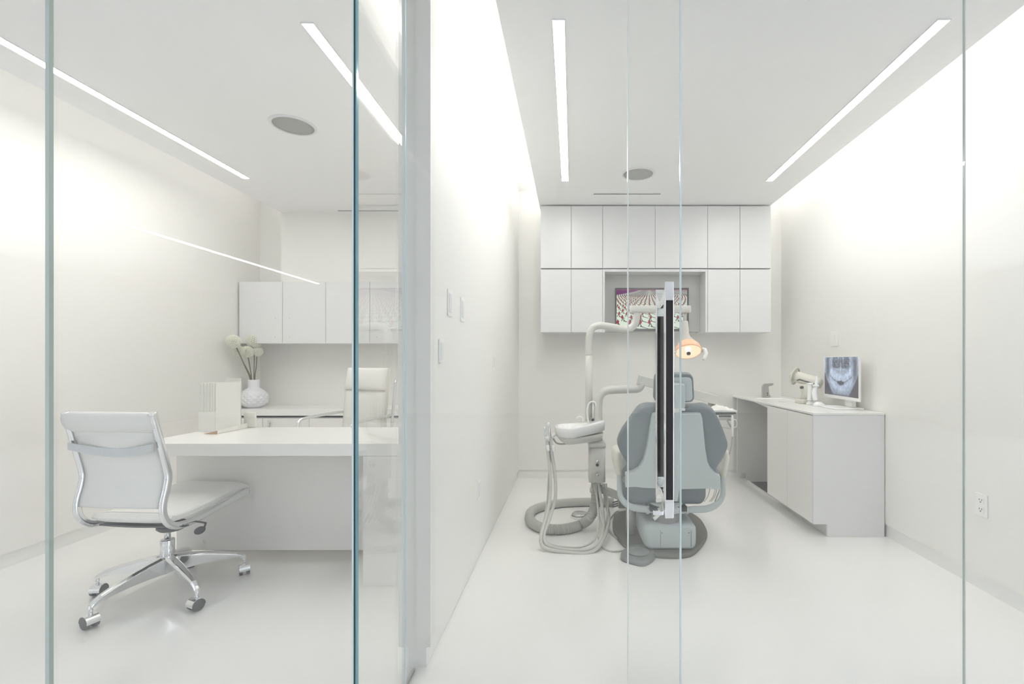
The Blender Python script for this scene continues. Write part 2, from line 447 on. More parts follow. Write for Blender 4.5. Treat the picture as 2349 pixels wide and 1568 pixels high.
wall_unit(X[4:7], 2.092, 2.688, YF, RB, 'pair of white wall cabinet doors at top right, under the ceiling')
wall_unit(X[0:3], 1.480, 2.083, YF, RB, 'pair of white wall cabinet doors left of the television niche')
wall_unit(X[4:7], 1.480, 2.083, YF, RB, 'pair of white wall cabinet doors right of the television niche')
tn = thing('television_niche', 'open white framed niche with grey back panel between lower wall cabinets', 'niche', (0.7875, RB, 1.48))
B('side_panel', (0.286, YF+0.002, 1.480), (0.306, RB-0.002, 2.083), M['lam'], tn)
B('side_panel', (1.269, YF+0.002, 1.480), (1.289, RB-0.002, 2.083), M['lam'], tn)
B('top_panel', (0.307, YF+0.002, 2.060), (1.268, RB-0.002, 2.083), M['lam'], tn)
B('back_panel', (0.307, 4.70, 1.50), (1.268, RB-0.002, 2.059), M['greylam'], tn)
XL = [-3.276, -2.849, -2.425, -1.993, -1.566, -1.13, -0.70]
kn = lambda left: (lambda a, b2: [b2-0.07] if left(a) else [a+0.07])
for i, lb in enumerate(('pair of white office wall cabinet doors nearest the left wall, above the flowers',
                        'pair of white office wall cabinet doors in the middle of the row',
                        'pair of white office wall cabinet doors beside the partition wall')):
    xs = XL[2*i:2*i+3]
    wall_unit(xs, 1.378, 1.985, 4.62, LB, lb, knob=(lambda a, b2, m=xs[1]: [b2-0.07] if b2 <= m+1e-6 else [a+0.07]))

# ------------------------------------------------------------------ television with picture
def image_mesh(name, w, h, nx, ny, fn, mat, parent, frame):
    "grid of w x h with a colour per face corner; frame(u, v) -> point"
    bm = bmesh.new(); vs = [[bm.verts.new(frame(i/nx, j/ny)) for i in range(nx+1)] for j in range(ny+1)]
    lay = bm.loops.layers.float_color.new('image')
    for j in range(ny):
        for i in range(nx):
            f = bm.faces.new((vs[j][i], vs[j][i+1], vs[j+1][i+1], vs[j+1][i]))
            for lp, (di, dj) in zip(f.loops, ((0,0),(1,0),(1,1),(0,1))):
                lp[lay] = (*fn((i+di)/nx, (j+dj)/ny), 1)
    me = bpy.data.meshes.new(name); bm.to_mesh(me); bm.free(); me.materials.append(mat)
    o = bpy.data.objects.new(name, me); COL.objects.link(o); o.parent = parent
    o.matrix_parent_inverse = Matrix.Translation(-parent.location)
    return o
tv = thing('television', 'slim dark framed flat television showing rows of small red figures', 'television', (0.78, 4.66, 1.505))
TX0, TX1, TZ0, TZ1, TY = 0.417, 1.143, 1.503, 1.926, 4.636
bm = bmesh.new()
for a, b2 in (((TX0, TY, TZ0), (TX1, TY+0.03, TZ0+0.022)), ((TX0, TY, TZ1-0.014), (TX1, TY+0.03, TZ1)), ((TX0, TY, TZ0+0.022), (TX0+0.014, TY+0.03, TZ1-0.014)),
              ((TX1-0.014, TY, TZ0+0.022), (TX1, TY+0.03, TZ1-0.014))): box(bm, a, b2)
mesh_obj('bezel', bm, M['tvframe'], tv, 0.002)
B('housing', (TX0+0.01, TY+0.0305, TZ0+0.01), (TX1-0.01, TY+0.063, TZ1-0.01), M['dgrey'], tv)
# picture built from flat coloured shapes: pale ground, runners in rows that shrink to the top, slanted dark shadows
def tv_picture():
    mats = [emission('picture_ground', (0.56, 0.63, 0.53), 1.0), emission('picture_shadow', (0.06, 0.065, 0.06), 1.0),
            emission('picture_red', (0.27, 0.012, 0.035), 1.0), emission('picture_dark', (0.03, 0.015, 0.025), 1.0),
            emission('picture_purple', (0.13, 0.03, 0.12), 1.0), emission('picture_rose', (0.24, 0.08, 0.14), 1.0), emission('picture_far', (0.12, 0.03, 0.07), 1.0)]
    x0, x1, z0, z1 = TX0+0.014, TX1-0.014, TZ0+0.022, TZ1-0.014
    Wp, Hp = x1-x0, z1-z0
    bm = bmesh.new()
    def poly(pts, mi, lift):
        cl = [(min(max(u, 0), 1), min(max(v, 0), 1)) for u, v in pts]
        vs = [bm.verts.new((x0+u*Wp, TY+0.022-lift, z0+v*Hp)) for u, v in cl]
        try: bm.faces.new(vs).material_index = mi
        except ValueError: pass
    poly([(0,0),(1,0),(1,1),(0,1)], 0, 0)
    rnd = random.Random(8)
    rd = 1.0; n = 0
    while n < 46:
        v = 1.03 - 1.0/rd*0.98          # foot height
        s = 0.19/rd                     # figure height
        step = 0.15/rd
        off = 0.46
        kk = int(0.75/step)+2
        for q in range(-kk, kk+1):
            u = off + q*step + (v-1.03)*-0.02
            if not -0.03 < u < 1.03 or v < -0.1: continue
            far = n > 13
            L = 0.0006 + n*0.00001
            if not far:
                st = rnd.choice((-1, 1))*s*0.06
                poly([(u, v+s*0.02), (u+s*0.62, v-s*0.30), (u+s*0.68, v-s*0.24), (u+s*0.06, v+s*0.12)], 1, L)
                poly([(u-s*0.16, v), (u-s*0.10, v), (u+s*0.03, v+s*0.45), (u-s*0.05, v+s*0.45)], 3, L+0.0003)
                poly([(u+s*0.20, v-s*0.02), (u+s*0.14, v-s*0.03), (u-s*0.02, v+s*0.45), (u+s*0.05, v+s*0.45)], 3, L+0.0003)
                poly([(u-s*0.09+st, v+s*0.42), (u+s*0.08+st, v+s*0.42), (u+s*0.12+st, v+s*0.80), (u-s*0.10+st, v+s*0.80)], 2, L+0.0004)
                poly([(u-s*0.04+st, v+s*0.80), (u+s*0.05+st, v+s*0.80), (u+s*0.05+st, v+s*0.97), (u-s*0.04+st, v+s*0.97)], 3, L+0.0005)
            else:
                poly([(u, v), (u+s*0.5, v-s*0.2), (u+s*0.5, v-s*0.1), (u, v+s*0.15)], 1, L)
                poly([(u-s*0.13, v), (u+s*0.13, v), (u+s*0.11, v+s*0.8), (u-s*0.11, v+s*0.8)], 6 if n % 2 else 3, L+0.0002)
        rd += 0.17 + 0.012*n if n < 16 else 0.36 + 0.05*(n-16); n += 1
    poly([(0, 0.985), (1, 0.985), (1, 1), (0, 1)], 5, 0.002)
    poly([(0, 0.86), (0.30, 0.965), (0.30, 1.0), (0, 1)], 4, 0.0012)
    mesh_obj('picture', bm, None, tv, mats=mats)
tv_picture()

# ------------------------------------------------------------------ treatment room counter
FX = 1.648; NY = 3.224; CT = 0.848
bc = thing('base_cabinet', 'white base cabinet with two flush doors and stepped toe kick', 'cabinet', (1.9, 3.6, 0))
bm = bmesh.new()
side = [(FX+0.02, BB), (FX+0.096+0.02, BB), (FX+0.116, 0.0), (RX-0.005, 0.0), (RX-0.005, CT-0.013), (FX+0.02, CT-0.013)]
side = [(FX, BB), (FX+0.096, BB), (FX+0.096, 0.001), (RX-0.006, 0.001), (RX-0.006, CT-0.013), (FX, CT-0.013)]
loft(bm, [[Vector((x, y, z)) for x, z in side] for y in (NY, NY+0.018)], smooth=False)
mesh_obj('side_panel', bm, M['lam'], bc)
B('body', (FX+0.02, NY+0.019, BB), (RX-0.006, 3.99, CT-0.013), M['lam'], bc)
B('toe_kick', (FX+0.096, NY+0.019, 0.001), (FX+0.11, 3.99, BB-0.0005), M['greylam'], bc)
for a, b2 in ((NY+0.0195, 3.617), (3.6205, 3.99)):
    B('door', (FX, a, BB), (FX+0.019, b2, CT-0.020), M['lamw'], bc, 0.001)
ep = B('support_panel', (FX+0.003, 4.72, 0.001), (RX-0.006, 4.742, CT-0.013), M['lamw'])
bm = bmesh.new()
side = [(FX+0.003, BB), (FX+0.096, BB), (FX+0.096, 0.001), (RX-0.006, 0.001), (RX-0.006, CT-0.013), (FX+0.003, CT-0.013)]
bpy.data.objects.remove(ep)
loft(bm, [[Vector((x, y, z)) for x, z in side] for y in (4.72, 4.742)], smooth=False)
tag(mesh_obj('support_panel', bm, M['greylam']), 'grey white end panel holding the worktop at the back wall', 'panel')
wt = thing('worktop', 'thin white solid-surface worktop with a shallow integrated basin along the right wall', 'worktop', (1.9, 4.0, CT))
bm = bmesh.new()
sx0, sx1, sy0, sy1 = 1.76, 2.04, 4.20, 4.58
for a, b2 in (((FX-0.004, NY-0.003, CT-0.012), (RX-0.003, sy0, CT)), ((FX-0.004, sy1, CT-0.012), (RX-0.003, RB-0.003, CT)),
              ((FX-0.004, sy0, CT-0.012), (sx0, sy1, CT)), ((sx1, sy0, CT-0.012), (RX-0.003, sy1, CT))): box(bm, a, b2)
bmesh.ops.remove_doubles(bm, verts=bm.verts[:], dist=0.0001)
mesh_obj('top', bm, M['top'], wt)
bm = bmesh.new()
lo = [(sx0, sx1, sy0, sy1, CT-0.001), (sx0+0.01, sx1-0.01, sy0+0.01, sy1-0.01, CT-0.010), (sx0+0.03, sx1-0.03, sy0+0.03, sy1-0.03, CT-0.0115)]
vs = [[bm.verts.new(p) for p in ((a, c, z), (b2, c, z), (b2, d, z), (a, d, z))] for a, b2, c, d, z in lo]
for r0, r1 in zip(vs, vs[1:]):
    for k in range(4): bm.faces.new((r0[k], r0[(k+1)%4], r1[(k+1)%4], r1[k]))
bm.faces.new(vs[-1]); mesh_obj('basin', bm, M['top'], wt)
bm = bmesh.new()   # sloping tray under the basin seen in the knee space
loft(bm, [[Vector((1.70, y, CT-0.013)), Vector((2.10, y, CT-0.013)), Vector((2.10, y, z)), Vector((1.70, y, z))] for y, z in ((3.995, CT-0.062), (4.55, CT-0.014))], smooth=False)
mesh_obj('basin_tray', bm, M['lam'], wt)
B('drain_slot', (1.80, 4.12, CT), (1.86, 4.128, CT+0.001), M['dgrey'], wt)
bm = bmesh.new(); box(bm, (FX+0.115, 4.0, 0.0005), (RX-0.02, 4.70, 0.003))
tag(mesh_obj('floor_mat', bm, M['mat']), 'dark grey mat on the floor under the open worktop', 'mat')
struct(B('trim_2', (FX+0.096, 3.992, 0.0005), (FX+0.112, 4.718, 0.012), M['base']))

fa = thing('faucet', 'angular chrome sensor faucet on the white worktop', 'faucet', (1.93, 4.65, CT))
fb = P(1751, 910, 4.65); fx0, fx1 = P(1748, 0, 4.65).x, P(1765, 0, 4.65).x
bm = bmesh.new(); zt = P(0, 878, 4.65).z; fxr = P(1773, 0, 4.65).x
out = [(fx0, CT+0.0005), (fx0+0.003, zt-0.035), (fx0+0.02, zt-0.008), (fxr-0.012, zt), (fxr, zt-0.004), (fxr-0.004, zt-0.022), (fx0+0.058, zt-0.034), (fx1-0.005, CT+0.0005)]
loft(bm, [[Vector((x, y, z)) for x, z in out] for y in (4.63, 4.67)], smooth=False)
mesh_obj('body', bm, M['steel'], fa, 0.003)
for z in (0.024, 0.042): LA('sensor', (fx0+0.045, 4.629, CT+z), [(0, -0.001), (0.006, -0.001), (0.006, 0.0)], M['black'], fa, 12, Vector((0, 1, 0)))
LA('knob', (fx0+0.073, 4.65, CT+0.015), [(0.0, 0.01), (0.008, 0.01), (0.010, 0.0), (0.008, -0.012)], M['steel'], fa, 12)

# monitor with x-ray
mo = thing('monitor', 'white framed monitor showing a blue dental x-ray', 'monitor', (2.06, 3.6, CT))
mcA, mcB = Vector((2.078, 3.885, 0)), Vector((2.036, 3.345, 0))
mz0, mz1 = 0.913, 1.243
dirm = (mcB-mcA).normalized(); nm = Vector((-abs(dirm.y), dirm.x*-1, 0)); nm = Vector((dirm.y, -dirm.x, 0)).normalized()
if nm.x > 0: nm = -nm
Lm = (mcB-mcA).length
def mp(s, z, d=0.0): return Vector((mcA.x, mcA.y, 0)) + dirm*s + nm*d + Vector((0, 0, z))
def mbox(name, s0, s1, z0, z1, d0, d1, mat, parent, bevel=0.0):
    bm = bmesh.new()
    v = [bm.verts.new(mp(s, z, d)) for d in (d0, d1) for s, z in ((s0, z0), (s1, z0), (s1, z1), (s0, z1))]
    for f in ((0,1,2,3),(7,6,5,4),(0,4,5,1),(1,5,6,2),(2,6,7,3),(3,7,4,0)): bm.faces.new([v[i] for i in f])
    return mesh_obj(name, bm, mat, parent, bevel)
mbox('housing', -0.008, Lm+0.008, mz0, mz1, -0.008, 0.0, M['wplast'], mo, 0.002)
mbox('rear_shell', 0.10, Lm-0.10, mz0+0.03, mz1-0.04, -0.040, -0.0085, M['wplast'], mo, 0.01)
bm = bmesh.new()
def fr(s0, s1, z0, z1):
    v = [bm.verts.new(mp(s, z, d)) for d in (0.0005, 0.004) for s, z in ((s0, z0), (s1, z0), (s1, z1), (s0, z1))]
    for f in ((0,1,2,3),(7,6,5,4),(0,4,5,1),(1,5,6,2),(2,6,7,3),(3,7,4,0)): bm.faces.new([v[i] for i in f])
fr(-0.008, Lm+0.008, mz0, mz0+0.024); fr(-0.008, Lm+0.008, mz1-0.008, mz1); fr(-0.008, 0.004, mz0+0.0241, mz1-0.0081); fr(Lm-0.004, Lm+0.008, mz0+0.0241, mz1-0.0081)
mesh_obj('bezel', bm, M['wplast'], mo)
mbox('stand_post', 0.27, 0.38, CT+0.012, mz0+0.02, -0.06, -0.029, M['wplast'], mo, 0.004)
mbox('stand_foot', 0.20, 0.46, CT+0.0008, CT+0.012, -0.075, 0.13, M['wplast'], mo, 0.003)
def noise2(x, y):
    def h(i, j):
        n = math.sin(i*127.1 + j*311.7)*43758.5453; return n - math.floor(n)
    i, j = math.floor(x), math.floor(y); fx, fy = x-i, y-j
    fx = fx*fx*(3-2*fx); fy = fy*fy*(3-2*fy)
    return (h(i, j)*(1-fx)+h(i+1, j)*fx)*(1-fy) + (h(i, j+1)*(1-fx)+h(i+1, j+1)*fx)*fy
def sst(a, b2, x):
    t = min(max((x-a)/(b2-a), 0), 1); return t*t*(3-2*t)
def xray(u, v):
    # u left to right, v bottom to top: panoramic jaw picture
    x = abs(u-0.5)*2
    n1, n2, n3 = noise2(u*90, v*22), noise2(u*26+7, v*18), noise2(u*60+11, v*50)
    jaw_b = 0.03 + 1.15*max(0, x-0.44)**1.2
    inside = sst(jaw_b-0.05, jaw_b+0.04, v)
    val = 0.07 + 0.30*inside
    bite = 0.345 + 0.42*x*x
    lower = math.exp(-((v-bite+0.13)/0.11)**2); upper = math.exp(-((v-bite-0.12)/0.12)**2)
    side = 1-sst(0.58, 0.72, x)
    val += side*(0.22*upper + 0.18*lower)*(0.55+0.9*abs(math.sin(u*PI*26+1.2*n2)))*(0.75+0.5*n1)*inside
    if 0.10 < x < 0.62: val *= 1 - 0.85*math.exp(-((v-bite-0.008*(n3-0.5))/(0.009))**2)
    d = math.hypot((u-0.5)/(0.085+0.05*n3), (v-0.335)/(0.045+0.03*n3))
    val *= 1 - 0.80*(1-sst(0.7, 1.15, d))
    ram = math.exp(-((x-0.80)/0.10)**2)*sst(0.35, 0.6, v)
    val *= 1 - 0.62*ram
    sinus = (1-sst(0.48, 0.58, x))*sst(0.73, 0.77, v+0.05*math.sin(x*5))
    val = val*(1-0.72*sinus) + sinus*0.50*max(0, abs(noise2(u*46, v*30)-0.5)*2-0.35)
    for cx, wd, lo, am in ((0.0, 0.016, 0.60, 0.30), (0.15, 0.03, 0.76, 0.22), (0.52, 0.030, 0.55, 0.22)):
        val += am*math.exp(-((x-cx+0.04*(v-0.8))/wd)**2)*sst(lo, lo+0.08, v)*(0.6+0.8*n3)
    val += 0.20*math.exp(-((v-(0.655+0.17*x))/0.011)**2)*sst(0.06, 0.14, x)*(1-sst(0.46, 0.50, x))
    val += 0.30*sst(0.88, 1.0, x)*sst(0.4, 0.95, v)*(0.4+0.6*n2)
    val += 0.16*sst(0.86, 1, v)*n2
    val *= 0.80 + 0.42*n2*(0.6+0.4*n3)
    val = min(max(val*1.05, 0.03), 0.8)**1.25
    dk = 1-inside
    return (val*0.62+0.024+0.012*dk, val*0.74+0.024+0.004*dk, val*0.92+0.034)
image_mesh('screen', 1, 1, 240, 150, xray, M['xray'], mo, lambda u, v: mp(0.004+u*(Lm-0.008), mz0+0.024+v*(mz1-mz0-0.032), 0.0012))

# handheld x-ray unit on its dock
xr = thing('x_ray_unit', 'cream handheld dental x-ray unit with round shield on its dock beside the monitor', 'x-ray unit', (1.98, 3.98, CT))
a = P(1822, 862, 4.10); b2 = P(1884, 880, 3.93); ax = (b2-a).normalized()
LA('shield', a, [(0.0, 0), (0.074, 0.0), (0.076, 0.004), (0.074, 0.010), (0.0, 0.010)], M['clear'], xr, 36, ax)
LA('shield_rim', a, [(0.073, -0.001), (0.078, 0.0), (0.078, 0.011), (0.073, 0.012), (0.073, -0.001)], M['cplast'], xr, 36, ax)
LA('cone', a, [(0.0, -0.034), (0.022, -0.034), (0.026, -0.030), (0.027, -0.012), (0.032, -0.010), (0.033, 0.0), (0.035, 0.02), (0.0, 0.02)], M['cplast'], xr, 28, ax)
LA('barrel', a, [(0.0, 0.021), (0.046, 0.021), (0.048, 0.03), (0.046, 0.215), (0.036, 0.230), (0.0, 0.232)], M['cplast'], xr, 28, ax)
T('grey_stripe', [a+ax*0.03+Vector((-0.020, -0.036, -0.026)), a+ax*0.05+Vector((-0.022, -0.040, -0.014)), a+ax*0.22+Vector((-0.022, -0.039, -0.014))], 0.007, M['dgrey'], xr, 8)
T('grip', [P(1846, 880, 4.0), P(1848, 905, 4.0), P(1844, 920, 4.0)], [0.046, 0.034, 0.036], M['cplast'], xr, 16, flat=0.8)
LA('trigger', P(1839, 888, 3.97), [(0, -0.012), (0.012, -0.01), (0.012, 0.01), (0, 0.012)], M['dgrey'], xr, 14, Vector((1, 0.3, 0)))
bm = bmesh.new(); c = P(1848, 925, 3.97)
loft(bm, [rrect(c.x-0.065*s, c.x+0.05*s, 3.92+0.01*(1-s), 4.04-0.01*(1-s), 0.02, z) for s, z in ((1, CT+0.0008), (1, CT+0.025), (0.86, CT+0.035))])
mesh_obj('dock', bm, M['cplast'], xr)
B('dock_button', (c.x+0.0, 3.917, CT+0.012), (c.x+0.02, 3.9195, CT+0.022), M['dgrey'], xr)
for nm_, pts, base, lb in (('curing_light', [P(1857, 918, 3.83), P(1858, 895, 3.84), P(1859, 880, 3.84)], P(1860, 922, 3.85), 'thick white handheld dental wand in a cradle left of the monitor'),
                           ('intraoral_camera', [P(1871, 918, 3.76), P(1868, 900, 3.77), P(1872, 884, 3.77), P(1874, 862, 3.77)], P(1878, 925, 3.74), 'slim white dental camera wand standing on a round white base')):
    t = thing(nm_, lb, 'dental tool', (base.x, base.y, CT))
    rr = [0.019, 0.020, 0.022] if len(pts) == 3 else [0.018, 0.021, 0.015, 0.006]
    bm = bmesh.new(); tube(bm, smooth_path(pts, 5), [rr[min(int(i/5), len(rr)-1)]*(1-(i%5)/5)+rr[min(int(i/5)+1, len(rr)-1)]*((i%5)/5) for i in range((len(pts)-1)*5+1)], 14)
    mesh_obj('wand', bm, M['wplast'], t)
    rb_ = 0.045 if len(pts) == 4 else 0.035
    LA('base', (base.x, base.y, CT+0.0008), [(0, 0), (rb_, 0), (rb_, 0.012), (rb_*0.6, 0.026), (0.02, 0.032), (0, 0.032)], M['wplast'], t, 28)
    LA('collar', pts[-1 if len(pts) == 3 else 2], [(0, -0.01), (0.024, -0.008), (0.024, 0.008), (0, 0.01)], M['wplast'], t, 16)

# ------------------------------------------------------------------ plates on the walls
def plate_r(px, py, wd, hh, label, name='light_switch', outlet=False):
    Y = FPX*RX/(px-VX); z = CAM_Z-(py-VY)*Y/FPX
    t = thing(name, label, 'switch' if not outlet else 'outlet', (RX, Y, z))
    B('plate', (RX-0.006, Y-wd/2, z-hh/2), (RX-0.0003, Y+wd/2, z+hh/2), M['wplast'], t, 0.002)
    if outlet:
        for dz in (0.024, -0.024):
            B('socket', (RX-0.0085, Y-0.017, z+dz-0.014), (RX-0.0062, Y+0.017, z+dz+0.014), M['wplast'], t, 0.001)
            bm = bmesh.new()
            box(bm, (RX-0.0092, Y-0.009, z+dz+0.000), (RX-0.0086, Y-0.006, z+dz+0.009)); box(bm, (RX-0.0092, Y+0.006, z+dz), (RX-0.0086, Y+0.009, z+dz+0.009))
            box(bm, (RX-0.0092, Y-0.003, z+dz-0.010), (RX-0.0086, Y+0.003, z+dz-0.004))
            mesh_obj('slots', bm, M['dgrey'], t)
    else:
        B('rocker', (RX-0.009, Y-0.018, z-0.034), (RX-0.0062, Y+0.018, z+0.034), M['wplast'], t, 0.001)
plate_r(1915, 777, 0.115, 0.118, 'white switch plate on the right wall above the monitor')
plate_r(2253, 1158, 0.072, 0.118, 'white double socket outlet low on the right wall', 'wall_outlet', True)
def plate_l(px, py, wd, hh, label, name='light_switch', cat="switch", out=0.004):
    Y = FPX*PR/(px-VX); z = CAM_Z-(py-VY)*Y/FPX
    t = thing(name, label, cat, (PR, Y, z))
    B('plate', (PR+0.0003, Y-wd/2, z-hh/2), (PR+out, Y+wd/2, z+hh/2), M['wplast'], t, 0.002)
    B('insert', (PR+out+0.0002, Y-wd*0.3, z-hh*0.35), (PR+out+0.002, Y+wd*0.3, z+hh*0.35), M['lam'], t, 0.001)
plate_l(1031, 695, 0.075, 0.12, 'tall white wall plate high on the partition, nearest the glass door', 'wall_plate', 'wall plate')
plate_l(1060, 710, 0.075, 0.12, 'tall white wall plate high on the partition, second from the glass door', 'wall_plate', 'wall plate')
plate_l(1010, 805, 0.06, 0.10, 'small thermostat-like white control below the two wall plates', 'wall_control', 'wall control', 0.007)
plate_l(1132, 830, 0.072, 0.115, 'faint white switch plate deeper in along the partition wall')
plate_l(1098, 1123, 0.072, 0.115, 'white outlet plate low on the partition wall', 'wall_outlet', 'outlet')

# ------------------------------------------------------------------ dental chair
CX = 0.600
def S(px, py, Y0=2.73, z0=0.92, s=0.42):
    k = (py-VY)/FPX; Y = (Y0+s*(z0-CAM_Z))/(1-s*k); return Vector(((px-VX)*Y/FPX, Y, CAM_Z-k*Y))
bn = Vector((0, -1, -0.42)).normalized()             # out of the back of the backrest, towards the camera
def C3(pts): return [(1180+x/3.267, 840+y/3.267) for x, y in pts]
dc = thing('dental_chair', 'grey upholstered dental chair with pale blue back shell, seen from behind', 'dental chair', (CX, 3.3, 0))
R_ = [(1290,312),(1370,312),(1435,308),(1480,325),(1520,372),(1555,450),(1588,535),(1602,590),(1594,632),(1568,690),(1533,740),(1514,785),(1500,840)]
L_ = [(860,840),(858,782),(838,722),(802,662),(780,612),(775,575),(800,510),(848,440),(888,382),(928,332),(965,312),(1010,305),(1060,308)]
oul = closed_smooth([S(*p) for p in C3(R_+L_)], 3)
slab('backrest_cushion', oul, -bn, [(-0.004, 0.95), (0.0, 0.985), (0.012, 1.0), (0.05, 1.0), (0.075, 0.97), (0.088, 0.88), (0.092, 0.6)], M['uph'], dc)
Rs = [(1370,339),(1392,345),(1402,375),(1412,480),(1424,600),(1440,695),(1465,748),(1500,785),(1534,806),(1536,905),(1500,898),(1440,896),(1245,900),(1228,915),(1222,960),(1214,992),(1196,992)]
Ls = [(1150,992),(1140,915),(1120,896),(1060,894),(960,890),(900,882),(828,886),(828,790),(880,772),(928,742),(962,685),(985,600),(1005,480),(1022,375),(1032,345),(1052,339)]
osl = [S(*p) for p in C3(Rs+Ls)]
slab('back_shell', osl, bn, [(0.0, 1.0), (0.022, 1.0), (0.028, 0.985)], M['shell'], dc, False)
# headrest
def hr(px, py): return S(px, py, 2.74, 0.92, 0.30)
def rr2(x0, x1, y0, y1, r, n=5):
    out = []
    for cx, cy, a0 in ((x1-r, y1-r, 0), (x0+r, y1-r, PI/2), (x0+r, y0+r, PI), (x1-r, y0+r, 1.5*PI)):
        for k in range(n+1):
            a_ = a0+PI/2*k/n; out.append((cx+r*math.cos(a_), cy+r*math.sin(a_)))
    return out
hn = Vector((0, -1, -0.30)).normalized()
def trap(pts, x0=1545.0, yt=857, yb=922): return [((x0+(x-x0)*(0.93+0.07*(y-yt)/(yb-yt))), y) for x, y in pts]
hp = slab('headrest', [hr(*p) for p in trap(rr2(1499, 1593, 857, 922, 12))], -hn, [(-0.006, 0.97), (0.0, 1.0), (0.03, 1.0), (0.05, 0.93), (0.058, 0.75)], M['uph'], dc)
slab('headrest_plate', [hr(*p) for p in trap(rr2(1504, 1588, 864, 917, 9))], hn, [(0.005, 1.0), (0.012, 1.0), (0.015, 0.97)], M['shell'], dc)
slab('headrest_bracket', [hr(*p) for p in rr2(1520, 1568, 875, 930, 5)], hn, [(0.014, 1.0), (0.040, 1.0), (0.046, 0.94)], M['shell'], dc)
slab('neck_slider', [hr(*p) for p in rr2(1526, 1562, 926, 946, 3)], hn, [(0.0, 1.0), (0.022, 1.0)], M['wplast'], dc)
T('neck_bar', [hr(1518, 937)+hn*0.012, hr(1570, 937)+hn*0.012], 0.008, M['wplast'], dc, 10)
# seat and leg rest
bm = bmesh.new()
def seatloop(y, w2, z0, z1):
    r = min(0.045, (z1-z0)*0.45)
    return [Vector((CX+p.x, y, p.y)) for p in rrect(-w2, w2, z0, z1, r, 0, 5)]
loft(bm, [seatloop(3.02, 0.20, 0.31, 0.38), seatloop(3.03, 0.25, 0.285, 0.40), seatloop(3.10, 0.275, 0.275, 0.415), seatloop(3.3, 0.27, 0.28, 0.42), seatloop(3.55, 0.25, 0.30, 0.43), seatloop(3.9, 0.215, 0.33, 0.42), seatloop(4.15, 0.20, 0.335, 0.41), seatloop(4.24, 0.17, 0.345, 0.40)])
mesh_obj('seat', bm, M['uph'], dc)
bm = bmesh.new()
loft(bm, [seatloop(3.02, 0.12, 0.24, 0.272), seatloop(3.7, 0.10, 0.25, 0.28)])
mesh_obj('seat_frame', bm, M['black'], dc)
for s in (-1, 1):
    T('seat_bracket', [Vector((CX+s*0.125, 2.99, 0.278)), Vector((CX+s*0.125, 2.99, 0.235))], 0.012, M['shell'], dc, 8)
    B('hinge_block', (CX+s*0.085-0.030, 2.945, 0.262), (CX+s*0.085+0.030, 3.01, 0.292), M['black'], dc)
# arm rests
for side_, pts, pad in ((-1, [(1421,1078),(1421,1110),(1423,1135),(1434,1153),(1455,1164),(1490,1168),(1520,1172)], [(1418,1030),(1417,1050),(1419,1070),(1421,1088)]),
                   (1, [(1658,1085),(1659,1110),(1657,1138),(1643,1157),(1618,1167),(1590,1168),(1560,1172)], [(1662,1030),(1663,1050),(1660,1072),(1658,1092)])):
    YA = 3.0
    ap = smooth_path([P(x, y, YA) for x, y in pts], 5)
    T('armrest_tube', ap, [0.017+0.005*math.sin(PI*min(1, max(0, (i/len(ap)-0.35)/0.65))) for i in range(len(ap))], M['shell'], dc, 16)
    bm = bmesh.new(); c4 = [P(x, y, YA) for x, y in pad]; wds = [0.030, 0.036, 0.030, 0.018]; dps = [0.11, 0.10, 0.05, 0.018]; ys = [0.075, 0.06, 0.02, 0.0]
    lp = []
    cc = smooth_path(c4, 4)
    for i, p in enumerate(cc):
        f = i/(len(cc)-1)*3; j = min(int(f), 2); q = f-j
        wv = wds[j]*(1-q)+wds[j+1]*q; dv = dps[j]*(1-q)+dps[j+1]*q; yv = ys[j]*(1-q)+ys[j+1]*q
        if i == 0: wv *= 0.6; dv *= 0.8
        lp.append([Vector((p.x+wv*math.cos(t), p.y+yv+dv*math.sin(t), p.z)) for t in [2*PI*k/20 for k in range(20)]])
    loft(bm, lp); mesh_obj('armrest_pad', bm, M['cplast'], dc)
    if side_ < 0: B('arm_joint', (P(1427,0,YA).x, 2.99, P(0,1105,YA).z), (P(1436,0,YA).x, 3.03, P(0,1090,YA).z), M['metald'], dc)
# lift: carriage, bellows, base cover, floor plate
LA('carriage', (CX, 3.035, 0.240), [(0, 0), (0.085, 0.0), (0.108, 0.012), (0.115, 0.045), (0.10, 0.055), (0, 0.055)], M['shell'], dc, 40)
LA('bellows', (CX, 3.045, 0.164), [(0, 0), (0.088, 0.0), (0.095, 0.02), (0.088, 0.03), (0.092, 0.05), (0.082, 0.06), (0.08, 0.076), (0, 0.076)], M['uphl'], dc, 40)
T('release_lever', [P(1530, 1170, 2.9), P(1512, 1180, 2.88), P(1500, 1190, 2.87)], [0.007, 0.009, 0.011], M['wplast'], dc, 10)
bm = bmesh.new()
def cover(y, x0, x1, z0, z1, r): return [Vector((p.x, y, p.y)) for p in rrect(x0, x1, z0, z1, r, 0, 5)]
loft(bm, [cover(2.930, 0.475, 0.750, 0.045, 0.165, 0.03), cover(2.934, 0.455, 0.765, 0.035, 0.178, 0.035), cover(2.97, 0.442, 0.776, 0.032, 0.186, 0.04), cover(3.10, 0.438, 0.780, 0.032, 0.184, 0.04), cover(3.35, 0.44, 0.77, 0.032, 0.180, 0.04), cover(3.60, 0.46, 0.74, 0.032, 0.175, 0.04)])
bcv = mesh_obj('base_cover', bm, M['shell'], dc)
for x in (0.545, 0.735): B('panel_seam', (x, 2.9280, 0.05), (x+0.0015, 2.9300, 0.15), M['dgrey'], dc)
for x, z in ((0.555, 0.135), (0.722, 0.135)): LA('screw', (x, 2.929, z), [(0, -0.002), (0.003, -0.002), (0.003, 0.001)], M['dgrey'], dc, 8, Vector((0, 1, 0)))
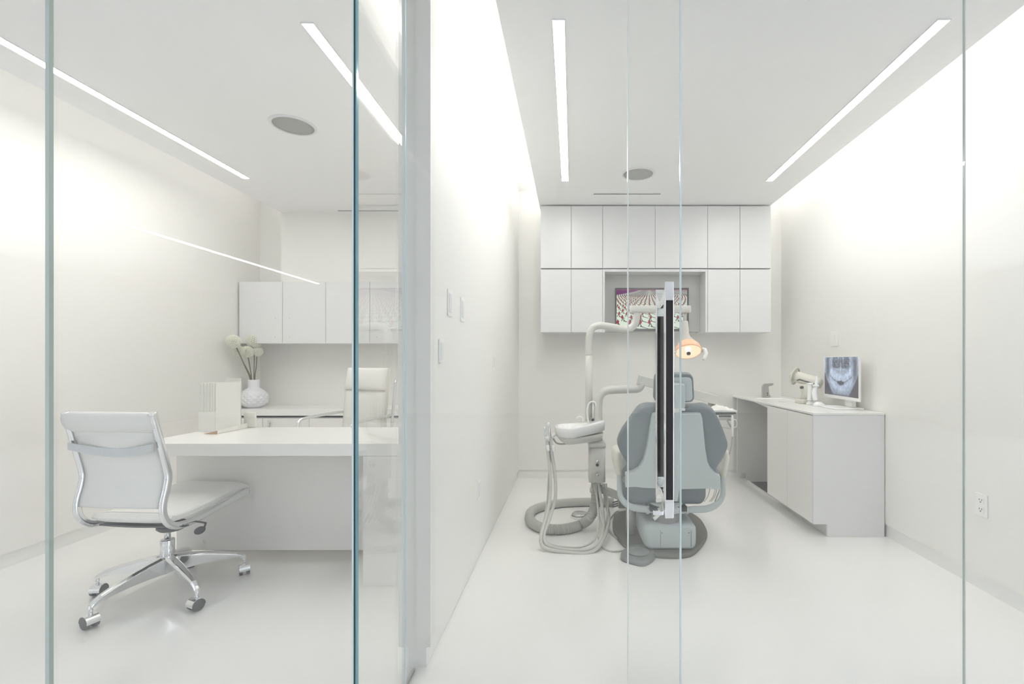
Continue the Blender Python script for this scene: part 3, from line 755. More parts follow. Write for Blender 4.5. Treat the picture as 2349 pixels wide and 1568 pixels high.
fl = closed_smooth([PZ(x, y, 0.0) for x, y in ((1420,1180),(1406,1196),(1409,1226),(1440,1262),(1500,1279),(1572,1280),(1602,1264),(1622,1234),(1617,1212),(1602,1192),(1570,1178),(1490,1172))], 4)
slab('floor_plate', fl, Vector((0, 0, 1)), [(0.001, 1.0), (0.020, 1.0), (0.028, 0.975)], M['baseplate'], dc)

# foot control
ft = thing('foot_control', 'grey round foot control pedal on the floor before the dental chair', 'foot control', PZ(1463, 1280, 0))
fo = [PZ(x, y, 0) for x, y in ((1423,1283),(1432,1266),(1460,1257),(1492,1262),(1504,1278),(1490,1294),(1470,1299),(1440,1292))]
foc = closed_smooth(fo, 3)
slab('housing', foc, Vector((0, 0, 1)), [(0.001, 1.0), (0.022, 0.98), (0.030, 0.90)], M['pedal'], ft)
cpt = sum(fo, Vector())/8
LA('disc', cpt+Vector((0.004, 0.01, 0.030)), [(0, 0), (0.068, 0.0), (0.066, 0.008), (0.050, 0.012), (0.046, 0.016), (0.028, 0.018), (0.024, 0.022), (0, 0.023)], M['pedal'], ft, 36)
def floor_cable(name, pts, r, mat, label, n=6, z=None):
    o = T(name, [PZ(x, y, r+0.001) if zz is None else P(x, y, zz) for x, y, zz in pts], r, mat, None, 8, n=n)
    return tag(o, label, 'cable')
floor_cable('cable', [(1440,1258,None),(1430,1244,None),(1432,1232,None),(1446,1228,None),(1472,1238,None)], 0.004, M['black'], 'thin black cable curling from the foot control pedal')
floor_cable('cable', [(1445,1186,None),(1420,1172,None),(1406,1180,None),(1394,1203,None),(1402,1222,None),(1424,1240,None),(1444,1252,None)], 0.0055, M['hosel'], 'thin pale cable looping on the floor left of the chair base')
floor_cable('cable', [(1372,1232,None),(1382,1253,None),(1402,1263,None),(1428,1262,None),(1442,1257,None)], 0.0055, M['hosel'], 'pale cable on the floor between hose bundle and foot control')

# ------------------------------------------------------------------ delivery unit: post, cuspidor, arms, lamp
UY = 3.40
un = thing('dental_unit', 'grey white dental unit post with spittoon bowl, hoses and instrument arm', 'dental unit', (0.40, 3.30, 0))
T('support_column', [PZ(1447, 1222, 0.03), PZ(1447, 1222, 0.03)+Vector((0, 0, 0.22))], 0.034, M['metald'], un, 20)
bm = bmesh.new(); obox(bm, Vector((0.42, 3.25, 0.235)), Vector((0.19, 3.45, 0.275)), 0.05, 0.045); mesh_obj('support_arm', bm, M['metald'], un, 0.004)
T('lower_tube', [P(1364, 1168, 3.45), P(1364, 1100, 3.45)], 0.026, M['metald'], un, 18)
T('lower_collar', [P(1364, 1128, 3.45), P(1364, 1118, 3.45)], 0.036, M['metalp'], un, 18)
bx0, bx1 = P(1351, 0, 3.3).x, P(1389, 0, 3.3).x
bm = bmesh.new(); zt, zb = P(0, 1016, 3.3).z, P(0, 1107, 3.3).z
loft(bm, [rrect(bx0, bx1, 3.30, 3.48, 0.02, zb), rrect(bx0, bx1, 3.30, 3.48, 0.02, zt-0.03)]); mesh_obj('utility_box', bm, M['metalp'], un)
bm = bmesh.new(); loft(bm, [rrect(bx0-0.004, bx1+0.004, 3.296, 3.484, 0.022, zt-0.0295), rrect(bx0-0.004, bx1+0.004, 3.296, 3.484, 0.022, zt-0.006), rrect(bx0+0.008, bx1-0.008, 3.306, 3.474, 0.02, zt+0.006)])
mesh_obj('box_lid', bm, M['metalp'], un)
xm = (bx0+bx1)/2
for y, mt in ((1057, 'chrome'), (1066, 'black'), (1088, 'chrome')):
    LA('valve', (xm, 3.30, P(0, y, 3.3).z), [(0, -0.014), (0.008, -0.014), (0.009, -0.004), (0.011, -0.002), (0.011, 0.0)], M[mt], un, 14, Vector((0, 1, 0)))
# light pole and instrument post
T('lamp_pole', [P(x, y, UY+0.03) for x, y in ((1351,1010),(1351,900),(1351,815))], 0.027, M['metalp'], un, 20)
T('lamp_pole_upper', smooth_path([P(x, y, UY+0.03) for x, y in ((1351,815),(1351,790),(1352,770),(1358,754),(1370,747),(1386,747),(1410,751),(1430,755),(1445,753),(1456,743),(1460,728),(1461,714))], 4), 0.026, M['metalp'], un, 20)
T('instrument_post', smooth_path([P(x, y, UY-0.02) for x, y in ((1372,1012),(1372,960),(1373,920),(1379,903),(1392,895),(1415,893),(1440,892),(1462,891),(1470,884),(1471,876))], 4), 0.030, M['metalp'], un, 20)
B('post_sleeve', (P(1355,0,UY).x, 3.365, P(0,1014,UY).z), (P(1381,0,UY).x, 3.44, P(0,956,UY).z), M['metald'], un, 0.004)
LA('sleeve_dial', (P(1360,0,3.36).x, 3.364, P(0,963,3.36).z), [(0, -0.004), (0.009, -0.004), (0.009, 0.0)], M['black'], un, 16, Vector((0, 1, 0)))
T('white_sleeve', [P(1361, 958, 3.37), P(1361, 920, 3.37)], 0.008, M['wplast'], un, 12)
# cuspidor bowl
bw = []
def stad(cx, cy, rx1, rx2, ry, z, n=32, tilt=0.0):
    out = []
    for k in range(n):
        t = 2*PI*k/n; c_, s_ = math.cos(t), math.sin(t)
        rx = rx2 if c_ > 0 else rx1; yy = ry*s_*(1-0.28*max(0, c_))
        out.append(Vector((cx+rx*c_, cy+yy, z+tilt*max(0, c_))))
    return out
zr = P(0, 978, 3.3).z+0.01; bxm = 0.0
bm = bmesh.new()
loft(bm, [stad(bxm, 3.30, 0.06, 0.20, 0.06, zr-0.125, tilt=0.02), stad(bxm, 3.30, 0.095, 0.21, 0.10, zr-0.10, tilt=0.02), stad(bxm, 3.30, 0.112, 0.215, 0.120, zr-0.072, tilt=0.02)])
mesh_obj('bowl_underbody', bm, M['metalp'], un)
bm = bmesh.new()
loft(bm, [stad(bxm, 3.30, 0.118, 0.222, 0.128, zr-0.0715, tilt=0.038), stad(bxm, 3.30, 0.128, 0.226, 0.138, zr-0.012, tilt=0.038), stad(bxm, 3.30, 0.124, 0.222, 0.134, zr, tilt=0.038),
          stad(bxm-0.02, 3.30, 0.09, 0.09, 0.10, zr-0.004), stad(bxm-0.02, 3.30, 0.08, 0.08, 0.09, zr-0.03), stad(bxm-0.02, 3.30, 0.04, 0.04, 0.04, zr-0.055)])
mesh_obj('cuspidor_bowl', bm, M['porc'], un)
T('bowl_neck', [Vector((0.175, 3.37, zr-0.10)), Vector((0.175, 3.38, zt-0.01))], [0.034, 0.026], M['metalp'], un, 18)
T('drain_spout', [P(1306, 1008, 3.3), P(1306, 1020, 3.3)], 0.012, M['wplast'], un, 12)
T('cup_filler', [P(1350, 968, 3.36), P(1347, 945, 3.36), P(1350, 928, 3.36), P(1357, 921, 3.36), P(1365, 923, 3.36), P(1368, 932, 3.36)], 0.006, M['wplast'], un, 10, n=5)
T('bowl_rinse_spout', [P(1337, 966, 3.36), P(1336, 958, 3.36), P(1329, 955, 3.36), P(1322, 959, 3.36)], 0.006, M['wplast'], un, 10, n=4)
# holder with suction tips
T('holder_rod', [P(1306, 1016, 3.28), P(1288, 1018, 3.27), P(1276, 1015, 3.26), P(1269, 1005, 3.26)], 0.006, M['metald'], un, 10, n=4)
T('instrument_holder', [P(1272, 995, 3.26), P(1262, 1002, 3.24), P(1251, 1007, 3.22)], [0.014, 0.017, 0.019], M['wplast'], un, 14)
for (a_, b_), r_ in ((((1258, 968), (1262, 1004)), 0.011), (((1249, 978), (1252, 1006)), 0.009)):
    bm = bmesh.new(); tube(bm, [P(*a_, 3.225), P(a_[0]+1, a_[1]+6, 3.225), P(a_[0]+1.5, a_[1]+12, 3.225), P(*b_, 3.225)], [r_*0.9, r_*1.15, r_*0.75, r_], 12)
    mesh_obj('suction_tip', bm, M['chrome'], un)
hp_ = [((1254,1008,3.22),(1257,1040,3.22),(1262,1090,3.22),(1262,1140,3.20),(1253,1185,3.15),(1241,1228,3.02),(1244,1250,2.98),(1262,1260,2.965),(1310,1267,2.945),(1350,1267,2.945),(1376,1250,3.0),(1393,1212,3.15),(1396,1180,3.3),(1388,1140,3.4),(1384,1108,3.42)),
       ((1264,1006,3.23),(1266,1040,3.23),(1273,1090,3.23),(1274,1140,3.21),(1262,1185,3.15),(1248,1225,3.05),(1253,1247,2.99),(1280,1257,2.975),(1320,1261,2.96),(1355,1258,2.98),(1377,1238,3.04),(1385,1200,3.2),(1379,1150,3.35),(1373,1108,3.40)),
       ((1259,1012,3.24),(1262,1050,3.24),(1258,1100,3.24),(1255,1150,3.22),(1248,1195,3.14),(1243,1225,3.06),(1258,1245,3.0),(1300,1254,2.98),(1340,1252,3.0),(1366,1232,3.06),(1372,1195,3.2),(1370,1150,3.34),(1362,1108,3.40))]
for pts, r_ in zip(hp_, (0.0115, 0.0115, 0.0065)):
    T('suction_hose', [P(x, y, Y) if True else None for x, y, Y in pts], r_, M['hosel'], un, 10, n=6)
for a_ in (((1390,1108,3.4),(1394,1150,3.36),(1392,1190,3.25),(1378,1235,3.1),(1366,1250,3.04)), ((1367,1108,3.4),(1371,1160,3.34),(1378,1200,3.2),(1380,1225,3.1),(1372,1245,3.05))):
    T('drain_hose', [P(*q) for q in a_], 0.0065, M['hosel'], un, 8, n=6)
for x in (1256, 1269): T('hose_connector', [P(x, 1020, 3.215), P(x+2, 1034, 3.215)], 0.012, M['wplast'], un, 10)
# big corrugated hose
bm = bmesh.new()
pth = smooth_path([P(1369,1106,3.44), P(1368,1130,3.42), P(1364,1160,3.38), Vector(P(1354,1186,3.32)), PZ(1332,1203,0.037), PZ(1300,1212,0.035), PZ(1262,1213,0.035), PZ(1232,1206,0.035), PZ(1215,1190,0.035), PZ(1222,1170,0.035), PZ(1262,1157,0.035), PZ(1320,1151,0.035), PZ(1408,1151,0.035)], 30)
def resample(pl, step):
    out = [pl[0]]; acc = 0.0
    for a, b2 in zip(pl, pl[1:]):
        L = (b2-a).length
        while acc+L >= step:
            t = (step-acc)/L; a = a.lerp(b2, t); out.append(a); L = (b2-a).length; acc = 0.0
        acc += L
    return out
pth = resample(pth, 0.006)
def rib(i, f): return 0.033 + (0.0030 if i % 2 else -0.0030) if f < 0.50 else 0.034
tube(bm, pth, [rib(i, i/len(pth)) for i in range(len(pth))], 32)
for f in bm.faces: f.smooth = False
mesh_obj('corrugated_hose', bm, M['hose'], un)
B('junction_box', (P(1418,0,3.78).x, 3.75, 0.03), (P(1438,0,3.78).x, 3.85, 0.13), M['metald'], un, 0.004)
for dz in (-0.018, 0.0, 0.018): T('connector_cable', [Vector((P(1405,0,3.8).x, 3.80, 0.045+dz)), Vector((P(1420,0,3.8).x, 3.80, 0.06+dz))], 0.006, M['dgrey'], un, 8)
# instrument arm with tray
bm = bmesh.new(); obox(bm, P(1461, 869, 3.38), P(1642, 917, 3.38), 0.055, 0.066); mesh_obj('balance_arm', bm, M['metalp'], un, 0.004)
T('arm_pivot', [P(1471, 888, 3.38), P(1471, 874, 3.38)], 0.016, M['metald'], un, 14)
T('tray_pivot', [P(1630, 912, 3.38), P(1630, 950, 3.38)], 0.018, M['metald'], un, 14)
tx0, tx1 = P(1572,0,3.3).x, P(1681,0,3.3).x
tz = P(0, 946, 3.22).z
bm = bmesh.new(); loft(bm, [rrect(tx0, tx1, 3.22, 3.50, 0.02, tz-0.008), rrect(tx0, tx1, 3.22, 3.50, 0.02, tz)]); mesh_obj('tray', bm, M['dgrey'], un)
B('tray_body', (tx0+0.02, 3.24, tz-0.055), (tx1-0.012, 3.48, tz-0.009), M['metalp'], un, 0.006)
B('control_strip', (tx0+0.05, 3.2375, tz-0.030), (tx1-0.03, 3.2395, tz-0.024), M['dgrey'], un)
T('tray_handle', [P(1672, 963, 3.24), P(1688, 963, 3.2), P(1691, 970, 3.2), P(1690, 978, 3.2), P(1680, 982, 3.22), P(1655, 979, 3.25), P(1630, 979, 3.27)], 0.0045, M['metalp'], un, 8)
T('strut', [P(1668, 964, 3.24), P(1680, 984, 3.23)], 0.005, M['metald'], un, 8)
bm = bmesh.new(); tube(bm, [P(1679.5, 952, 3.18), P(1680, 957, 3.18), P(1680, 960, 3.18), P(1680, 975, 3.18), P(1680, 988, 3.18), P(1680, 1001, 3.18)], [0.004, 0.006, 0.009, 0.0085, 0.006, 0.0065], 12)
mesh_obj('handpiece', bm, M['wplast'], un)
T('handpiece_hose', [P(1680, 1001, 3.18), P(1677, 1025, 3.18), P(1670, 1050, 3.2), P(1663, 1070, 3.25), P(1655, 1110, 3.3), P(1640, 1150, 3.35)], 0.004, M['hose'], un, 8, n=5)
for x in (1627, 1639, 1643): T('instrument_hose', [P(1640, 965, 3.4), P(x+3, 1060, 3.38), P(x+2, 1110, 3.38), P(x-2, 1135, 3.38), P(x-12, 1150, 3.38)], 0.0035, M['hosel'], un, 8, n=5)
B('syringe', (P(1643,0,3.2).x, 3.2, P(0,966,3.2).z), (P(1649,0,3.2).x, 3.22, P(0,952,3.2).z), M['wplast'], un, 0.003)
# folded cloth on the tray
bm = bmesh.new(); rnd = random.Random(5); NX, NY_ = 22, 8
def clothz(i, j): return tz+0.028+0.012*math.sin(i*0.55)+0.006*math.sin(j*1.7+i*0.8)+rnd.uniform(-0.002, 0.002)
tops = [[bm.verts.new((tx0+0.035+(tx1-tx0-0.03)*i/NX, 3.23+0.23*j/NY_, clothz(i, j) if 0 < j < NY_ and 0 < i < NX else tz+0.014)) for i in range(NX+1)] for j in range(NY_+1)]
bots = [[bm.verts.new((v.co.x, v.co.y, tz+0.0015)) for v in row] for row in tops]
for j in range(NY_):
    for i in range(NX):
        bm.faces.new((tops[j][i], tops[j][i+1], tops[j+1][i+1], tops[j+1][i])).smooth = True
        bm.faces.new((bots[j][i], bots[j+1][i], bots[j+1][i+1], bots[j][i+1]))
for i in range(NX):
    bm.faces.new((bots[0][i], bots[0][i+1], tops[0][i+1], tops[0][i])); bm.faces.new((bots[-1][i+1], bots[-1][i], tops[-1][i], tops[-1][i+1]))
for j in range(NY_):
    bm.faces.new((bots[j+1][0], bots[j][0], tops[j][0], tops[j+1][0])); bm.faces.new((bots[j][-1], bots[j+1][-1], tops[j+1][-1], tops[j][-1]))
tag(mesh_obj('tray_cloth', bm, M['cloth']), 'crumpled white cloth lying on the dental instrument tray', 'cloth')

# operating lamp
lp_ = thing('dental_lamp', 'dental operating lamp with glowing warm reflector hanging from its white arm', 'lamp', P(1579, 806, UY))
bm = bmesh.new(); q0, q1 = P(1446, 0, UY).x, P(1586, 0, UY).x
loft(bm, [rrect(q0, q1, UY-0.0+0.00, UY+0.06, 0.018, P(0, 716, UY).z), rrect(q0-0.002, q1+0.002, UY-0.003, UY+0.063, 0.018, P(0, 710, UY).z), rrect(q0, q1, UY, UY+0.06, 0.018, P(0, 700, UY).z)])
mesh_obj('arm', bm, M['metalp'], lp_, 0.003)
T('drop_rod', [P(1571, 716, UY+0.03), P(1571, 737, UY+0.03)], 0.0135, M['metalp'], lp_, 16)
bm = bmesh.new(); tube(bm, [P(1571,736,UY+0.03), P(1571,740,UY+0.03), P(1572,765,UY+0.03), P(1573,775,UY+0.03), P(1577,786,UY+0.03)], [0.022, 0.024, 0.027, 0.034, 0.055], 20)
mesh_obj('yoke', bm, M['metalp'], lp_)
lc = P(1579, 806, UY-0.02); la = Vector((0, -0.52, -0.85)).normalized()
LA('housing', lc, [(0.0, -0.085), (0.035, -0.081), (0.065, -0.066), (0.085, -0.040), (0.094, -0.005), (0.094, 0.003), (0.090, 0.003)], M['peach'], lp_, 40, la)
LA('reflector', lc, [(0.0, -0.060), (0.04, -0.052), (0.070, -0.030), (0.0895, 0.002)], M['lampin'], lp_, 40, la)
LA('bulb_shield', lc, [(0.0, 0.016), (0.010, 0.015), (0.014, 0.005), (0.020, -0.008), (0.022, -0.028), (0.0, -0.03)], M['bulb'], lp_, 24, la)
LA('bulb_cap', lc, [(0.0, 0.024), (0.0135, 0.023), (0.0145, 0.014), (0.0145, 0.010)], M['dgrey'], lp_, 20, la)
T('side_knob', [P(1607, 806, UY-0.03), P(1612, 805, UY-0.03)], 0.008, M['chrome'], lp_, 10)
T('side_knob', [P(1547, 808, UY-0.03), P(1552, 807, UY-0.03)], 0.007, M['chrome'], lp_, 10)
T('lamp_handle', [P(1611, 800, UY-0.04), P(1617, 801, UY-0.05), P(1620, 810, UY-0.06), P(1617, 820, UY-0.065), P(1613, 825, UY-0.07)], [0.010, 0.013, 0.013, 0.012, 0.010], M['wplast'], lp_, 12)

# floor drain cap
fd = thing('floor_drain', 'round chrome floor drain cover inside the loop of the big hose', 'floor drain', PZ(1330, 1183, 0))
c = PZ(1330, 1184, 0)
LA('rim', c, [(0.072, 0.0008), (0.074, 0.004), (0.068, 0.008), (0.064, 0.010), (0.064, 0.0008)], M['wplast'], fd, 36)
LA('cap', c, [(0.0, 0.03), (0.05, 0.03), (0.062, 0.022), (0.063, 0.001), (0, 0.001)], M['steel'], fd, 36)

# ------------------------------------------------------------------ office: desk and credenza
DT = 0.762; DF = 2.516
dk = thing('desk', 'long white glossy desk with thick top and end panel', 'desk', (-1.5, 2.85, 0))
B('desktop', (-2.35, DF, DT-0.066), (-0.75, 3.15, DT), M['desk'], dk, 0.0015)
B('modesty_panel', (-2.350, 2.792, 0.083), (-1.123, 2.812, DT-0.067), M['lamw'], dk)
B('end_panel', (-1.122, DF+0.001, 0.001), (-0.76, 3.12, DT-0.067), M['lamw'], dk, 0.001)
B('side_panel', (-2.350, 2.813, 0.083), (-2.310, 3.14, DT-0.067), M['lamw'], dk)
B('plinth', (-2.30, 3.00, 0.001), (-1.123, 3.03, 0.082), M['lamw'], dk)
CZ = 0.745
B('worktop', (LX+0.003, 4.50, CZ-0.062), (PL-0.003, LB-0.003, CZ), M['top'], None, 0.0015)
tag(COL.objects[-1], 'long white countertop along the back wall of the office', 'countertop')
cr = thing('credenza', 'low white cabinet under the office countertop with small metal handle', 'cabinet', (-2, 4.75, 0))
B('body', (LX+0.004, 4.535, 0.06), (PL-0.004, LB-0.004, CZ-0.082), M['lam'], cr)
B('shadow_gap', (LX+0.004, 4.54, CZ-0.0815), (PL-0.004, 4.9, CZ-0.0625), M['gap'], cr)
B('toe_kick', (LX+0.02, 4.58, 0.001), (PL-0.004, 4.9, 0.0595), M['gap'], cr)
xe = [LX+0.004] + [P(p, 0, 4.515).x for p in (602, 709, 816)] + [-1.62, -1.18, PL-0.006]
for i, (a_, b_) in enumerate(zip(xe, xe[1:])):
    d = B('door', (a_+0.002, 4.515, 0.064), (b_-0.002, 4.534, CZ-0.088), M['lamw'], cr, 0.001)
    if i == 1:
        hx = P(616, 0, 4.49).x
        T('handle', [Vector((hx, 4.49, P(0,964,4.49).z)), Vector((hx, 4.49, P(0,995,4.49).z))], 0.006, M['steel'], d, 10)
        T('handle_stud', [Vector((hx, 4.49, P(0,971,4.49).z)), Vector((hx+0.002, 4.515, P(0,971,4.49).z))], 0.004, M['steel'], d, 8)

# desk organiser and papers
og = thing('desk_organizer', 'white upright file organizer with wedge-shaped tray on left end of desk', 'organizer', (-2.2, 3.0, DT))
x0, x1 = P(490, 0, 2.92).x, P(553, 0, 3.02).x
bm = bmesh.new()
def oqb(pts, z0, z1):
    v = [bm.verts.new((x, y, z)) for z in (z0, z1) for x, y in pts]
    for f in ((0,3,2,1),(4,5,6,7),(0,1,5,4),(1,2,6,5),(2,3,7,6),(3,0,4,7)): bm.faces.new([v[i] for i in f])
zt1 = P(0, 877, 2.96).z
pA, pB = P(455, 0, 2.93), P(552, 0, 3.04)
oqb([(pA.x+0.095, 2.945), (pB.x, 3.035), (pB.x, 3.041), (pA.x+0.095, 2.951)], DT+0.0008, zt1)                     # front sheet
pC = P(551, 0, 3.12)
oqb([(pA.x+0.02, 3.05), (pC.x, 3.12), (pC.x, 3.126), (pA.x+0.02, 3.056)], DT+0.0008, zt1)                       # rear sheet
oqb([(pA.x, 2.930), (pA.x+0.094, 2.940), (pA.x+0.094, 3.048), (pA.x, 3.048)], DT+0.0008, P(0, 944, 2.93).z)
oqb([(pB.x-0.005, 3.0415), (pB.x, 3.0415), (pC.x, 3.119), (pC.x-0.005, 3.119)], DT+0.0008, zt1)
mesh_obj('file_box', bm, M['paper'], og)
bm = bmesh.new(); yb_ = 3.135
oqb([(P(520,0,yb_).x, yb_), (P(553,0,yb_).x, yb_), (P(553,0,yb_).x, yb_+0.004), (P(520,0,yb_).x, yb_+0.004)], DT+0.0008, P(0, 867, yb_).z)
mesh_obj('rear_sheet', bm, M['paper'], og)
tr0, tr1 = PZ(499, 995, DT), PZ(584, 977.5, DT)
bm = bmesh.new()
loft(bm, [[Vector((tr0.x-0.085, tr0.y+0.003, DT+0.001)), Vector((tr0.x, tr0.y, DT+0.001)), Vector((tr0.x, tr0.y, DT+0.020))],
          [Vector((tr1.x-0.012, 3.12, DT+0.001)), Vector((tr1.x, 3.12, DT+0.001)), Vector((tr1.x, 3.12, DT+0.034)), ]], smooth=False)
mesh_obj('wedge_tray', bm, M['paper'], og)
bm = bmesh.new()
vs = [bm.verts.new(p) for p in ((tr0.x-0.085, tr0.y-0.001, DT+0.001), (tr0.x, tr0.y-0.004, DT+0.001), (tr0.x, tr0.y-0.004, DT+0.020), (tr0.x-0.085, tr0.y+0.0025, DT+0.0012), (tr0.x, tr0.y-0.0005, DT+0.001), (tr0.x, tr0.y-0.0005, DT+0.020))]
bm.faces.new(vs[0:3]); bm.faces.new(vs[5:2:-1]); bm.faces.new((vs[0], vs[1], vs[4], vs[3])); bm.faces.new((vs[1], vs[2], vs[5], vs[4])); bm.faces.new((vs[2], vs[0], vs[3], vs[5]))
mesh_obj('wedge_end', bm, M['tan'], og)['label'] = 'tan wooden end of the white tray'
lx0, lx1 = P(558, 0, 3.12).x, P(586, 0, 3.12).x
B('raised_lip', (lx0, 3.121, DT+0.001), (lx1, 3.135, P(0, 946, 3.1).z), M['paper'], og, 0.006)
pf = thing('paper_stack', 'upright stack of white paper sheets in the desk organizer', 'papers', (pA.x+0.04, 2.93, DT))
for i in range(14):
    x = pA.x+0.004+i*0.0063; hh = zt1-0.002-0.003*((i*7)%3)
    B('sheet', (x, 2.934+0.001*(i%3), P(0, 944, 2.93).z+0.0006), (x+0.0050+0.0006*((i*5)%3), 3.04, hh), M['paper'], pf)

# vase with alliums
VY_, VX_ = 4.66, -3.158
vz = CZ+0.0008
va = thing('vase', 'round white ceramic vase with raised diamond pattern on the office countertop', 'vase', (VX_, VY_, vz))
prof = [(0.0, 0.0), (0.062, 0.0), (0.068, 0.006), (0.095, 0.022), (0.115, 0.055), (0.122, 0.092), (0.117, 0.13), (0.098, 0.165), (0.070, 0.186), (0.052, 0.196), (0.051, 0.210), (0.052, 0.262), (0.055, 0.276), (0.050, 0.276), (0.047, 0.262), (0.045, 0.205), (0.02, 0.10), (0.0, 0.09)]
bm = bmesh.new(); seg = 96; fine = []
for (r0, h0), (r1, h1) in zip(prof, prof[1:]):
    nn = 6 if 0.02 <= h0 < 0.17 and r0 > 0.09 else 1
    for k in range(nn): fine.append((r0+(r1-r0)*k/nn, h0+(h1-h0)*k/nn))
fine.append(prof[-1])
rings = []
for r, h_ in fine:
    if r < 1e-6: rings.append([bm.verts.new((VX_, VY_, vz+h_))]); continue
    ring = []
    for k in range(seg):
        t = 2*PI*k/seg; d = 0
        if 0.03 < h_ < 0.16 and r > 0.08:
            e = sst(0.03, 0.05, h_)*(1-sst(0.13, 0.155, h_))
            d = 0.012*e*(0.5+0.5*math.cos(t*14+h_*130))*(0.5+0.5*math.cos(t*14-h_*130))
        ring.append(bm.verts.new((VX_+(r+d)*math.cos(t), VY_+(r+d)*math.sin(t), vz+h_)))
    rings.append(ring)
for a_, b_ in zip(rings, rings[1:]):
    for k in range(seg):
        k2 = (k+1)%seg
        if len(a_) == 1: f = bm.faces.new((a_[0], b_[k], b_[k2]))
        elif len(b_) == 1: f = bm.faces.new((a_[k], b_[0], a_[k2]))
        else: f = bm.faces.new((a_[k], b_[k], b_[k2], a_[k2]))
        f.smooth = True
mesh_obj('vase_body', bm, M['vase'], va)
def flower(px, py, R, bx, by, label, sy=0.0):
    c = P(px, py, VY_+sy); R *= (VY_+sy)/VY_; base = Vector((bx, VY_+by, vz+0.12)); rim = Vector((VX_+max(-0.030, min(0.030, (c.x-VX_)*0.35)), VY_+max(-0.032, sy*0.3), vz+0.278))
    t = thing('allium_flower', label, 'flower', c, 'white alliums in the vase')
    bm = bmesh.new(); tube(bm, smooth_path([base, rim, rim.lerp(c, 0.5)+Vector((0.003, 0, 0)), c], 5), 0.0045, 8); mesh_obj('stem', bm, M['stem'], t)
    bm = bmesh.new(); bmesh.ops.create_icosphere(bm, subdivisions=2, radius=R*0.80, matrix=Matrix.Translation(c)); mesh_obj('flower_core', bm, M['petald'], t, smooth=True)
    # lacy ball of petals: the struts of a geodesic cage
    tmp = bmesh.new(); bmesh.ops.create_icosphere(tmp, subdivisions=3, radius=R)
    bmesh.ops.rotate(tmp, verts=tmp.verts[:], cent=(0, 0, 0), matrix=Matrix.Rotation(px*0.1, 3, 'Z') @ Matrix.Rotation(py*0.1, 3, 'X'))
    bm = bmesh.new(); 
    for f in tmp.faces:
        m_ = f.calc_center_median(); nrm = f.normal
        outer = [v.co for v in f.verts]; inner = [m_.lerp(q, 0.58) for q in outer]
        vo = [bm.verts.new(c+q) for q in outer]; vi = [bm.verts.new(c+q*0.985) for q in inner]; vd = [bm.verts.new(c+q*0.80) for q in inner]
        for k in range(3):
            k2 = (k+1)%3
            bm.faces.new((vo[k], vo[k2], vi[k2], vi[k])); bm.faces.new((vi[k], vi[k2], vd[k2], vd[k]))
    tmp.free(); bmesh.ops.remove_doubles(bm, verts=bm.verts[:], dist=0.0002)
    mesh_obj('flower_head', bm, M['petal'], t)
flower(535.5, 783, 0.067, VX_-0.016, -0.02, 'large white allium ball leaning furthest left, its stem hidden behind', -0.27)
flower(583, 781, 0.072, VX_+0.008, 0.0, 'large white allium ball, tallest of those above the vase', 0.0)
flower(546, 804, 0.054, VX_-0.026, -0.01, 'small white allium ball under the leftmost large one', -0.17)
flower(567, 806.5, 0.058, VX_-0.006, -0.02, 'small white allium ball in the middle of the bunch', -0.05)
flower(590, 805.5, 0.052, VX_+0.024, 0.01, 'small white allium ball furthest right in the bunch', 0.03)

